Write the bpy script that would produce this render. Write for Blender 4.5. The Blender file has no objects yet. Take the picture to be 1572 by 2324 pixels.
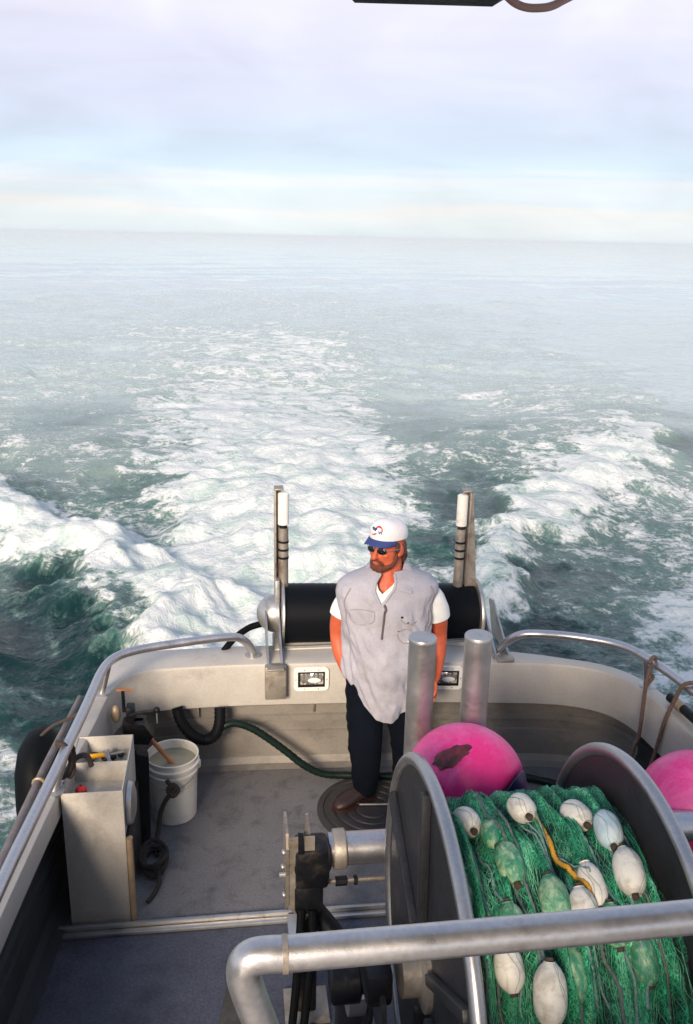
import bpy, bmesh, math, random
import numpy as np
from mathutils import Vector, Matrix, Quaternion
from mathutils.bvhtree import BVHTree
R = math.radians
random.seed(7); rng = np.random.default_rng(7)
S = bpy.context.scene
COL = S.collection

# ------------------------------------------------------------------ camera
cd = bpy.data.cameras.new("camera"); cam = bpy.data.objects.new("camera", cd); COL.objects.link(cam)
cd.sensor_fit = 'VERTICAL'; cd.sensor_height = 36; cd.lens = 2000/2324*36
cd.clip_start = .05; cd.clip_end = 12000
_r = (0.99182497, -0.12583964, 0.02115693); _u = (0.01748116, 0.29822907, 0.95433423); _f = (0.12640268, 0.94616267, -0.29799086)
cam.matrix_world = Matrix(((_r[0], _u[0], -_f[0], 0), (_r[1], _u[1], -_f[1], 0), (_r[2], _u[2], -_f[2], 3.32), (0, 0, 0, 1)))
S.camera = cam
# ------------------------------------------------------------------ light
S.view_settings.view_transform = 'Standard'; S.view_settings.look = 'None'
S.cycles.volume_bounces = 3
S.view_settings.gamma = 1; S.view_settings.exposure = .52
SUN_EL, SUN_DIR = R(24), Vector((-.42, -1, 0)).normalized()
W = bpy.data.worlds.new("World"); S.world = W; W.use_nodes = True
nt = W.node_tree; nt.nodes.clear(); N = nt.nodes.new; K = nt.links.new
wo = N('ShaderNodeOutputWorld'); bg = N('ShaderNodeBackground'); sky = N('ShaderNodeTexSky')
sky.sky_type = 'NISHITA'; sky.sun_disc = False; sky.sun_elevation = SUN_EL
sky.sun_rotation = math.atan2(SUN_DIR.x, SUN_DIR.y); sky.dust_density = 2
scl = N('ShaderNodeVectorMath'); scl.operation = 'SCALE'; scl.inputs['Scale'].default_value = 1.0
K(sky.outputs[0], scl.inputs[0])
tc = N('ShaderNodeTexCoord'); sep = N('ShaderNodeSeparateXYZ'); K(tc.outputs['Generated'], sep.inputs[0])
mp = N('ShaderNodeMapping'); mp.inputs['Scale'].default_value = (2.2, 2.2, 34); mp.inputs['Rotation'].default_value = (R(.9), 0, 0)
K(tc.outputs['Generated'], mp.inputs[0])
n1 = N('ShaderNodeTexNoise'); n1.inputs['Scale'].default_value = 1.5; n1.inputs['Detail'].default_value = 5; n1.inputs['Distortion'].default_value = .35
K(mp.outputs[0], n1.inputs[0])
mp2 = N('ShaderNodeMapping'); mp2.inputs['Scale'].default_value = (3, 3, 9); K(tc.outputs['Generated'], mp2.inputs[0])
n2 = N('ShaderNodeTexNoise'); n2.inputs['Scale'].default_value = 1.6; n2.inputs['Detail'].default_value = 6; n2.inputs['Distortion'].default_value = .6
K(mp2.outputs[0], n2.inputs[0])
a1 = N('ShaderNodeMath'); a1.operation = 'MULTIPLY_ADD'; a1.inputs[1].default_value = .05; a1.inputs[2].default_value = -.025; K(n1.outputs[0], a1.inputs[0])
a2 = N('ShaderNodeMath'); a2.operation = 'ADD'; K(sep.outputs[2], a2.inputs[0]); K(a1.outputs[0], a2.inputs[1])
cr = N('ShaderNodeValToRGB'); K(a2.outputs[0], cr.inputs[0])
stops = [(0, (.66, .73, .76)), (.016, (.71, .75, .76)), (.028, (.75, .745, .735)), (.042, (.64, .72, .77)), (.056, (.71, .74, .78)), (.07, (.57, .68, .79)),
         (.1, (.555, .63, .76)), (.145, (.60, .62, .76)), (.22, (.70, .685, .79)), (.3, (.62, .63, .74)), (.45, (.44, .50, .63)), (1, (.24, .33, .52))]
el = cr.color_ramp.elements
while len(el) < len(stops): el.new(.5)
for e, (p, c) in zip(el, stops): e.position = p; e.color = (*c, 1)
m1 = N('ShaderNodeMapRange'); m1.inputs[1].default_value = .35; m1.inputs[2].default_value = .68; m1.inputs[3].default_value = .86; m1.inputs[4].default_value = 1.0
K(n2.outputs[0], m1.inputs[0])
cl = N('ShaderNodeVectorMath'); cl.operation = 'SCALE'; K(cr.outputs[0], cl.inputs[0]); K(m1.outputs[0], cl.inputs['Scale'])
cl2 = N('ShaderNodeVectorMath'); cl2.operation = 'SCALE'; cl2.inputs['Scale'].default_value = 10.0; K(cl.outputs[0], cl2.inputs[0])
mx = N('ShaderNodeMix'); mx.data_type = 'RGBA'; mx.inputs[0].default_value = .93
K(scl.outputs[0], mx.inputs[6]); K(cl2.outputs[0], mx.inputs[7]); K(mx.outputs[2], bg.inputs[0])
bg.inputs[1].default_value = .1          # the cloud deck is scaled to the sky texture's physical range, then both by 0.1
K(bg.outputs[0], wo.inputs[0])
sd = bpy.data.lights.new("sun", 'SUN'); sd.energy = 3.8; sd.angle = R(18); sd.color = (1, .83, .65)
sun = bpy.data.objects.new("sun", sd); COL.objects.link(sun)
sv = Vector((SUN_DIR.x*math.cos(SUN_EL), SUN_DIR.y*math.cos(SUN_EL), math.sin(SUN_EL)))
sun.rotation_mode = 'QUATERNION'; sun.rotation_quaternion = sv.to_track_quat('Z', 'Y'); sun.location = sv*30

# ------------------------------------------------------------------ materials
def mat(name, col, rough=.5, metal=0., var=.12, nscale=6., bump=0., bscale=60., spec=.5, col2=None, c2amt=.35, c2scale=3., stretch=None, speck=0., trans=0.):
    m = bpy.data.materials.new(name); m.use_nodes = True; t = m.node_tree; b = t.nodes['Principled BSDF']; n = t.nodes.new; k = t.links.new
    b.inputs['Roughness'].default_value = rough; b.inputs['Metallic'].default_value = metal; b.inputs['Specular IOR Level'].default_value = spec
    g = n('ShaderNodeNewGeometry'); mpn = n('ShaderNodeMapping'); k(g.outputs['Position'], mpn.inputs[0])
    if stretch: mpn.inputs['Scale'].default_value = stretch
    a = n('ShaderNodeTexNoise'); a.inputs['Scale'].default_value = nscale; a.inputs['Detail'].default_value = 8; a.inputs['Roughness'].default_value = .65; k(mpn.outputs[0], a.inputs[0])
    r = n('ShaderNodeMapRange'); r.inputs[1].default_value = .3; r.inputs[2].default_value = .7; r.inputs[3].default_value = 1-var; r.inputs[4].default_value = 1+var; k(a.outputs[0], r.inputs[0])
    base = n('ShaderNodeRGB'); base.outputs[0].default_value = (*col, 1); cur = base.outputs[0]
    if col2:
        a2 = n('ShaderNodeTexNoise'); a2.inputs['Scale'].default_value = c2scale; a2.inputs['Detail'].default_value = 9; a2.inputs['Roughness'].default_value = .7; a2.inputs['Distortion'].default_value = .4; k(mpn.outputs[0], a2.inputs[0])
        r2 = n('ShaderNodeMapRange'); r2.inputs[1].default_value = .62-c2amt*.35; r2.inputs[2].default_value = .8-c2amt*.35; k(a2.outputs[0], r2.inputs[0])
        mm = n('ShaderNodeMix'); mm.data_type = 'RGBA'; k(r2.outputs[0], mm.inputs[0]); k(cur, mm.inputs[6]); mm.inputs[7].default_value = (*col2, 1); cur = mm.outputs[2]
    if speck:
        a3 = n('ShaderNodeTexNoise'); a3.inputs['Scale'].default_value = 90; a3.inputs['Detail'].default_value = 4; k(g.outputs['Position'], a3.inputs[0])
        r3 = n('ShaderNodeMapRange'); r3.inputs[1].default_value = .35; r3.inputs[2].default_value = .65; r3.inputs[3].default_value = 1-speck; r3.inputs[4].default_value = 1+speck; k(a3.outputs[0], r3.inputs[0])
        v3 = n('ShaderNodeVectorMath'); v3.operation = 'SCALE'; k(cur, v3.inputs[0]); k(r3.outputs[0], v3.inputs['Scale']); cur = v3.outputs[0]
    v = n('ShaderNodeVectorMath'); v.operation = 'SCALE'; k(cur, v.inputs[0]); k(r.outputs[0], v.inputs['Scale']); k(v.outputs[0], b.inputs['Base Color'])
    rr = n('ShaderNodeMapRange'); rr.inputs[1].default_value = .3; rr.inputs[2].default_value = .7; rr.inputs[3].default_value = max(.03, rough-.1); rr.inputs[4].default_value = min(1, rough+.1)
    k(a.outputs[0], rr.inputs[0]); k(rr.outputs[0], b.inputs['Roughness'])
    if bump:
        c = n('ShaderNodeTexNoise'); c.inputs['Scale'].default_value = bscale; c.inputs['Detail'].default_value = 5; k(mpn.outputs[0], c.inputs[0])
        bp = n('ShaderNodeBump'); bp.inputs['Strength'].default_value = bump; bp.inputs['Distance'].default_value = .004; k(c.outputs[0], bp.inputs['Height']); k(bp.outputs[0], b.inputs['Normal'])
    return m
M = {}
M['alu'] = mat('brushed_aluminium', (.46, .45, .44), .42, .8, .12, 9, .10, 250, col2=(.30, .25, .20), c2amt=.25, c2scale=7)
M['pipe'] = mat('pipe_aluminium', (.50, .49, .50), .36, .88, .06, 9, .06, 300, col2=(.33, .29, .26), c2amt=.12, c2scale=14, speck=.07)
M['plate'] = mat('matt_aluminium_plate', (.47, .44, .395), .5, .12, .07, 5, .15, 140, col2=(.33, .30, .26), c2amt=.18, c2scale=2.2, speck=.05)
M['recess'] = mat('shaded_stained_plate', (.22, .20, .175), .55, .1, .14, 4, .2, 90, col2=(.16, .145, .125), c2amt=.35, c2scale=5, stretch=(1, 1, 1.6), speck=.06)  # random stains, on a base darkened for the shade under the band
M['shaded_lining'] = mat('shaded_side_lining', (.030, .033, .038), .6, .1, .2, 4, .2, 90, spec=.3)  # near-black copy of the lining: shade under the cap painted as colour
M['foredeck'] = mat('shaded_nonskid_fore_deck', (.072, .078, .105), .6, .1, .22, 2.2, .5, 220, col2=(.04, .042, .06), c2amt=.4, c2scale=3.1, speck=.22)  # darker and bluer than the aft deck: foreground shade put into the colour
M['deck'] = mat('worn_nonskid_deck', (.155, .15, .152), .6, .1, .14, 2.5, .25, 260, col2=(.095, .091, .095), c2amt=.35, c2scale=7, speck=.16)
M['castalu'] = mat('rusty_cast_aluminium', (.36, .32, .27), .5, .55, .2, 12, .4, 60, col2=(.20, .14, .10), c2amt=.3, c2scale=9)
M['white'] = mat('white_plastic', (.80, .79, .75), .4, 0, .05, 8, .1, 60)
M['pad'] = mat('worn_white_roller', (.82, .78, .72), .35, 0, .08, 12, .1, 60, col2=(.55, .45, .36), c2amt=.2, c2scale=10)
M['bucket'] = mat('white_bucket_plastic', (.80, .76, .66), .38, 0, .05, 8, .08, 40, col2=(.55, .47, .36), c2amt=.2, c2scale=6)
M['black'] = mat('black_rubber', (.003, .004, .005), .6, 0, .3, 20, .3, 60, spec=.1)
M['blackmetal'] = mat('black_painted_metal', (.008, .009, .012), .45, .2, .3, 20, .3, 60, spec=.3, col2=(.05, .04, .03), c2amt=.3, c2scale=12)
M['drum'] = mat('black_roller_rubber', (.003, .004, .006), .5, 0, .3, 30, .3, 90, spec=.1, stretch=(40, 1, 1))
M['flange'] = mat('dull_grey_flange_plate', (.028, .029, .034), .45, .2, .2, 5, .3, 120, speck=.15)
M['rim'] = mat('polished_rim_tube', (.36, .36, .37), .36, .85, .10, 7, .06, 300, speck=.06)
M['pink'] = mat('pink_buoy_vinyl', (.78, .022, .22), .4, 0, .12, 5, .2, 40, col2=(.86, .12, .36), c2amt=.45, c2scale=3, speck=.05)
M['bluevinyl'] = mat('dark_blue_vinyl', (.01, .012, .07), .4, 0, .2, 8)
M['tar'] = mat('black_scuffed_mark', (.045, .012, .015), .6, 0, .4, 30, col2=(.25, .02, .04), c2amt=.4, c2scale=14)
M['hose'] = mat('green_hose_rubber', (.002, .010, .007), .4, 0, .2, 20, .1, 60, spec=.25)
M['rope'] = mat('old_brown_rope', (.16, .10, .07), .85, 0, .3, 60, .8, 260)
M['darkrope'] = mat('tarred_dark_rope', (.05, .035, .028), .85, 0, .3, 60, .8, 260)
M['tarrope'] = mat('black_brown_rope', (.022, .016, .014), .85, 0, .3, 60, .8, 260)
M['yellow'] = mat('yellow_rope_fibre', (.52, .26, .02), .7, 0, .25, 60, .8, 260)
M['wood'] = mat('orange_wood', (.46, .17, .05), .55, 0, .2, 20, .3, 60, stretch=(1, 1, .2))
M['pole'] = mat('weathered_grey_wood', (.17, .15, .15), .75, 0, .25, 14, .5, 60, col2=(.12, .09, .07), c2amt=.4, c2scale=8)
M['red'] = mat('red_plastic', (.55, .012, .012), .35, 0, .15, 12)
M['yel'] = mat('yellow_plastic', (.75, .38, .01), .4, 0, .15, 12)
M['liquid'] = mat('cloudy_bait_water', (.30, .27, .18), .12, 0, .15, 14, .2, 30)
M['lens'] = mat('lamp_glass', (.62, .60, .57), .14, .7, .15, 40, .6, 70)
M['skin'] = mat('sunburnt_skin', (.60, .12, .05), .5, 0, .12, 18, .2, 150, col2=(.50, .10, .05), c2amt=.4, c2scale=9)
M['shirt'] = mat('faded_grey_shirt', (.40, .39, .435), .9, 0, .10, 7, .4, 320, spec=.15, col2=(.345, .325, .33), c2amt=.25, c2scale=6, speck=.05)
M['seam'] = mat('shirt_seam_thread', (.28, .24, .25), .9, 0, .1, 7)
M['zip'] = mat('grey_zip', (.12, .10, .11), .5, .3, .1, 40)
M['tee'] = mat('white_cotton', (.82, .83, .80), .9, 0, .05, 7, .3, 300, spec=.1, col2=(.75, .60, .42), c2amt=.12, c2scale=9)
M['trouser'] = mat('navy_black_trousers', (.003, .005, .010), .9, 0, .3, 9, .3, 200, spec=.08)
M['boot'] = mat('brown_deck_boot', (.026, .010, .008), .5, 0, .2, 12, .2, 60)
M['capwhite'] = mat('white_cap_cloth', (.83, .79, .78), .85, 0, .05, 9, .3, 250, spec=.1, col2=(.66, .52, .46), c2amt=.12, c2scale=14)
M['capblue'] = mat('blue_cap_cloth', (.05, .075, .22), .8, 0, .1, 9, .3, 250, spec=.2)
M['hair'] = mat('brown_hair', (.10, .035, .02), .6, 0, .3, 60, .8, 200)
M['beard'] = mat('red_brown_beard', (.13, .036, .016), .75, 0, .3, 70, .8, 220)
M['glass'] = mat('dark_sunglass_lens', (.01, .01, .012), .08, 0, .1, 9)
M['lip'] = mat('lips', (.48, .12, .09), .5, 0, .1, 9)
M['matrub'] = mat('grey_brown_rubber_mat', (.034, .029, .03), .6, 0, .2, 20, .4, 120)
M['float'] = mat('white_net_float', (.60, .58, .52), .55, 0, .12, 14, .3, 60, col2=(.36, .33, .28), c2amt=.4, c2scale=16)
M['floatb'] = mat('blue_white_net_float', (.36, .50, .54), .55, 0, .15, 14, .3, 60, col2=(.55, .58, .56), c2amt=.5, c2scale=12, stretch=(5, 1, 1))
M['leadline'] = mat('grey_green_lead_line', (.10, .13, .12), .8, 0, .4, 90, .8, 260)
M['cable'] = mat('pinkish_cable_sheath', (.42, .26, .23), .5, 0, .1, 20)
M['tan'] = mat('tan_corner_trim', (.34, .25, .16), .45, .3, .2, 12, .3, 60)
M['cork'] = mat('faint_float_line', (.14, .24, .22), .8, 0, .4, 90, .8, 260)

# ------------------------------------------------------------------ mesh helpers
def V(*a): return Vector(a)
SCL = [1.0]
class MB:
    def __init__(s): s.v = []; s.f = []
    def add(s, vs, fs):
        o = len(s.v); s.v += [tuple(p) for p in vs]; s.f += [tuple(i+o for i in f) for f in fs]; return s
    def box(s, c, d, rot=None, bev=0.):
        hx, hy, hz = d[0]/2, d[1]/2, d[2]/2; q = rot.to_matrix() if rot else Matrix.Identity(3)
        bm = bmesh.new(); vs = [bm.verts.new(V(x*hx, y*hy, z*hz)) for x in (-1, 1) for y in (-1, 1) for z in (-1, 1)]
        for f in ((0, 1, 3, 2), (4, 6, 7, 5), (0, 4, 5, 1), (2, 3, 7, 6), (0, 2, 6, 4), (1, 5, 7, 3)): bm.faces.new([vs[i] for i in f])
        if bev: bmesh.ops.bevel(bm, geom=bm.edges[:], offset=bev, segments=2, affect='EDGES', profile=.5)
        bm.verts.index_update()
        s.add([q @ v.co + Vector(c) for v in bm.verts], [[v.index for v in f.verts] for f in bm.faces]); bm.free(); return s
    def loft(s, rings, close=True, cap=True):
        n = len(rings[0]); vs = [p for r in rings for p in r]; fs = []
        for i in range(len(rings)-1):
            for j in range(n if close else n-1):
                k = (j+1) % n; fs.append((i*n+j, i*n+k, (i+1)*n+k, (i+1)*n+j))
        if cap and close: fs.append(tuple(range(n))[::-1]); fs.append(tuple((len(rings)-1)*n+j for j in range(n)))
        return s.add(vs, fs)
    def tube(s, path, r, n=12, closed=False, cap=True):
        P = [Vector(p) for p in path]; m = len(P); rs = [q_*SCL[0] for q_ in (r if isinstance(r, (list, tuple)) else [r]*m)]
        T = []
        for i in range(m):
            a = P[(i-1) % m] if closed or i > 0 else P[i]; b = P[(i+1) % m] if closed or i < m-1 else P[i]; T.append((b-a).normalized())
        u = T[0].orthogonal().normalized(); rings = []
        for i in range(m):
            if i: u = (u - T[i]*u.dot(T[i])).normalized()
            w = T[i].cross(u); rings.append([P[i]+(u*math.cos(2*math.pi*j/n)+w*math.sin(2*math.pi*j/n))*rs[i] for j in range(n)])
        if closed:
            # match the last ring to the first
            off = min(range(n), key=lambda o: (rings[0][o]-rings[-1][0]).length); 
            rings.append([rings[0][(j+off) % n] for j in range(n)])
            return s.loft(rings, True, False)
        return s.loft(rings, True, cap)
    def lathe(s, prof, c=(0, 0, 0), ax=(0, 0, 1), n=32, squash=1.):
        ax = Vector(ax).normalized(); u = ax.orthogonal().normalized(); w = ax.cross(u); c = Vector(c)
        rings = [[c+ax*h+(u*math.cos(2*math.pi*j/n)+w*squash*math.sin(2*math.pi*j/n))*max(r, 1e-4) for j in range(n)] for r, h in prof]
        return s.loft(rings, True, True)
    def ell(s, c, rad, rot=None, nu=20, nv=12):
        q = rot.to_matrix() if rot else Matrix.Identity(3); rad = [r_*SCL[0] for r_ in rad]; c = Vector(c); vs = [c+q@V(0, 0, rad[2])]
        for i in range(1, nv):
            t = math.pi*i/nv
            for j in range(nu): p = 2*math.pi*j/nu; vs.append(c+q@V(rad[0]*math.sin(t)*math.cos(p), rad[1]*math.sin(t)*math.sin(p), rad[2]*math.cos(t)))
        vs.append(c+q@V(0, 0, -rad[2])); fs = []
        for j in range(nu):
            k = (j+1) % nu; fs.append((0, 1+j, 1+k)); e = 1+(nv-2)*nu; fs.append((len(vs)-1, e+k, e+j))
            for i in range(nv-2): a = 1+i*nu; fs.append((a+j, a+nu+j, a+nu+k, a+k))
        return s.add(vs, fs)
    def prism(s, pts, a, b):
        """polygon of 3-D points extruded by the vector b-a"""
        d = Vector(b)-Vector(a); n = len(pts); vs = [Vector(p) for p in pts]+[Vector(p)+d for p in pts]
        fs = [tuple(range(n))[::-1], tuple(range(n, 2*n))]+[(i, (i+1) % n, n+(i+1) % n, n+i) for i in range(n)]
        return s.add(vs, fs)
    def build(s, name, m, parent=None, ang=35, loc=None, label=None):
        off = Vector((0, 0, 0))
        if parent is not None:
            p = parent
            while p is not None: off += p.location; p = p.parent
        elif loc is not None: off = Vector(loc)
        me = bpy.data.meshes.new(name); me.from_pydata([tuple(Vector(p)-off) for p in s.v], [], s.f)
        bm = bmesh.new(); bm.from_mesh(me); bmesh.ops.recalc_face_normals(bm, faces=bm.faces); bm.to_mesh(me); bm.free()
        me.materials.append(M[m] if isinstance(m, str) else m)
        for p in me.polygons: p.use_smooth = True
        me.set_sharp_from_angle(angle=R(ang))
        o = bpy.data.objects.new(name, me); COL.objects.link(o)
        if parent is not None: o.parent = parent
        else: o.location = off
        if label: o['label'] = label
        return o
def tag(o, label, cat, group=None, kind=None):
    o['label'] = label; o['category'] = cat
    if group: o['group'] = group
    if kind: o['kind'] = kind
    return o
def struct(o): o['kind'] = 'structure'; return o
def thing(name, loc, label, cat, group=None):
    o = bpy.data.objects.new(name, None); COL.objects.link(o); o.location = loc; o.empty_display_size = .1
    return tag(o, label, cat, group)
def cat_rom(P, k=8, closed=False):
    P = [Vector(p) for p in P]; n = len(P); out = []
    for i in range(n if closed else n-1):
        if closed: a, b, c, d = P[(i-1) % n], P[i], P[(i+1) % n], P[(i+2) % n]
        else: a, b, c, d = P[max(i-1, 0)], P[i], P[i+1], P[min(i+2, n-1)]
        for j in range(k):
            t = j/k; out.append(.5*((2*b)+(c-a)*t+(2*a-5*b+4*c-d)*t*t+(-a+3*b-3*c+d)*t**3))
    if not closed: out.append(P[-1])
    return out
def hashn(xi, yi, seed):
    h = (xi.astype(np.int64)*374761393+yi.astype(np.int64)*668265263+seed*974711) & 0xffffffff
    h = ((h ^ (h >> 13))*1274126177) & 0xffffffff; h = h ^ (h >> 16); return (h & 0xffffffff)/4294967296.
def perlin(x, y, seed=0):
    x0 = np.floor(x); y0 = np.floor(y); fx = x-x0; fy = y-y0; u = fx*fx*fx*(fx*(fx*6-15)+10); v = fy*fy*fy*(fy*(fy*6-15)+10)
    def g(i, j):
        a = hashn(x0+i, y0+j, seed)*2*np.pi; return np.cos(a)*(fx-i)+np.sin(a)*(fy-j)
    return ((g(0, 0)*(1-u)+g(1, 0)*u)*(1-v)+(g(0, 1)*(1-u)+g(1, 1)*u)*v)*1.5
def sstep(a, b, x): t = np.clip((x-a)/(b-a), 0, 1); return t*t*(3-2*t)

# ------------------------------------------------------------------ the sea
CTRL = np.array([(-0.234,5.186,0),(-0.102,5.289,0.05),(0.085,5.492,0.05),(0.276,5.801,0),(0.482,6.364,0),(-0.236,4.485,0.1),(-0.104,4.514,0.2),(0.037,4.565,0.25),(0.182,4.642,0.2),(0.324,4.747,0.05),(0.459,4.879,0),(-0.239,3.887,0.3),(-0.174,3.883,0.3),(-0.082,3.884,0.35),(0.013,3.895,0.4),(0.11,3.916,0.45),(0.208,3.946,0.35),(0.28,3.976,0.2),(0.318,3.994,0.3),(0.346,4.009,0.05),(0.397,4.037,0),(0.485,4.096,0),(-0.243,3.432,0.35),(-0.177,3.42,0.4),(-0.117,3.414,0.3),(-0.06,3.412,0.6),(0.012,3.413,0.7),(0.086,3.42,0.75),(0.136,3.427,0.6),(0.17,3.434,0.3),(0.234,3.45,0.35),(0.307,3.474,0.35),(0.369,3.498,0.35),(0.392,3.509,0.05),(0.424,3.524,0),(0.491,3.561,0),(-0.247,3.113,0.4),(-0.18,3.098,0.45),(-0.134,3.09,0.3),(-0.086,3.085,0.7),(-0.013,3.081,0.8),(0.037,3.081,0.65),(0.112,3.086,0.85),(0.152,3.091,0.6),(0.182,3.096,0.2),(0.237,3.108,0.35),(0.311,3.128,0.55),(0.383,3.154,0.55),(0.429,3.173,0.4),(0.452,3.184,0.1),(0.474,3.195,0),(0.501,3.209,0),(-0.251,2.866,0.5),(-0.197,2.852,0.35),(-0.151,2.842,0.4),(-0.117,2.836,0.3),(-0.088,2.832,0.7),(-0.014,2.826,0.85),(0.087,2.826,0.9),(0.153,2.832,0.8),(0.189,2.837,0.25),(0.24,2.846,0.3),(0.29,2.858,0.5),(0.363,2.881,0.5),(0.425,2.904,0.5),(0.462,2.92,0.8),(0.485,2.931,0.1),(0.507,2.942,0),(-0.255,2.701,0.4),(-0.21,2.688,0.3),(-0.139,2.672,0.3),(-0.095,2.665,0.45),(-0.065,2.661,0.85),(0.036,2.654,1),(0.139,2.659,0.95),(0.18,2.663,0.6),(0.216,2.669,0.45),(0.267,2.679,0.3),(0.318,2.691,0.5),(0.391,2.715,0.75),(0.448,2.737,0.8),(0.485,2.753,0.4),(0.512,2.766,0.4),(-0.258,2.573,0.85),(-0.212,2.56,0.75),(-0.165,2.548,0.55),(-0.116,2.538,0.45),(-0.067,2.531,0.5),(-0.026,2.526,0.85),(0.036,2.523,1),(0.14,2.526,1),(0.192,2.532,0.8),(0.223,2.537,0.3),(0.27,2.546,0.15),(0.305,2.554,0.2),(0.336,2.562,0.8),(0.395,2.581,0.7),(0.466,2.609,0.5),(0.516,2.632,0.55),(-0.262,2.443,0.6),(-0.216,2.428,0.7),(-0.168,2.416,0.85),(-0.119,2.405,0.8),(-0.068,2.397,0.6),(-0.043,2.394,0.7),(-0.006,2.391,1),(0.088,2.388,1),(0.173,2.394,1),(0.215,2.399,0.25),(0.267,2.409,0.15),(0.298,2.415,0.6),(0.319,2.42,0.8),(0.349,2.429,0.35),(0.423,2.453,0.4),(0.494,2.483,0.55),(0.526,2.498,0.7),(-0.265,2.339,0.3),(-0.218,2.324,0.12),(-0.17,2.311,0.1),(-0.131,2.302,0.35),(-0.105,2.297,0.85),(-0.044,2.288,0.9),(0.035,2.282,1),(0.195,2.289,0.95),(0.227,2.293,0.2),(0.275,2.302,0.2),(0.296,2.306,0.8),(0.316,2.311,0.3),(0.352,2.321,0.1),(0.427,2.345,0.3),(0.498,2.375,0.5),(0.53,2.39,0.7),(-0.269,2.23,0.05),(-0.173,2.201,0.02),(-0.123,2.189,0.1),(-0.097,2.184,0.75),(-0.045,2.176,0.95),(0.035,2.17,1),(0.197,2.176,0.9),(0.299,2.193,0.8),(0.319,2.198,0.15),(0.356,2.208,0.1),(0.431,2.233,0.3),(0.494,2.258,0.55),(0.536,2.278,0.75),(-0.272,2.142,0.05),(-0.176,2.111,0.03),(-0.109,2.096,0.05),(-0.078,2.091,0.6),(-0.036,2.085,0.9),(0.035,2.079,1),(0.199,2.085,0.8),(0.307,2.103,0.4),(0.359,2.117,0.15),(0.435,2.142,0.3),(0.508,2.171,0.6),(0.541,2.187,0.75),(-0.277,2.025,0.35),(-0.249,2.015,0.1),(-0.179,1.993,0.02),(-0.075,1.971,0.5),(0.416,2.013,0.4),(0.543,2.065,0.6),(-0.285,1.867,0.5),(-0.256,1.856,0.4),(-0.211,1.841,0.05),(-0.293,1.725,0.45),(-0.263,1.714,0.5),(-0.301,1.596,0.3)])
SEA = -.5
def polydist(x, y, P):
    """distance to a polyline and the share of its length at the nearest point"""
    best = np.full(x.shape, 1e9); tt = np.zeros(x.shape); side = np.zeros(x.shape); n = len(P)-1
    for i in range(n):
        ax, ay = P[i]; bx, by = P[i+1]; dx, dy = bx-ax, by-ay; t = np.clip(((x-ax)*dx+(y-ay)*dy)/(dx*dx+dy*dy), 0, 1)
        qx = x-ax-t*dx; qy = y-ay-t*dy; d = np.hypot(qx, qy); m = d < best
        best[m] = d[m]; tt[m] = ((i+t)/n)[m]; side[m] = np.sign(dx*qy-dy*qx)[m]
    return best, tt, side
L_RIDGE = [(-9, 16.5), (-5.5, 14.6), (-3.45, 13.1), (-2.88, 12.2), (-2.3, 11.5), (-1.71, 10.6), (-1.15, 9.7), (-.75, 8.7), (-.5, 7.5)]
R_RIDGE = [(2.6, 8.3), (2.8, 9.06), (3.11, 9.89), (3.69, 11.04), (4.61, 12.22), (5.88, 13.67), (7.33, 15.15), (8.75, 17.2), (9.97, 20.5), (10.9, 23.9), (11.8, 29.6), (11.2, 34), (16.3, 45.6), (15.9, 52), (22.3, 62)]
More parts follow.
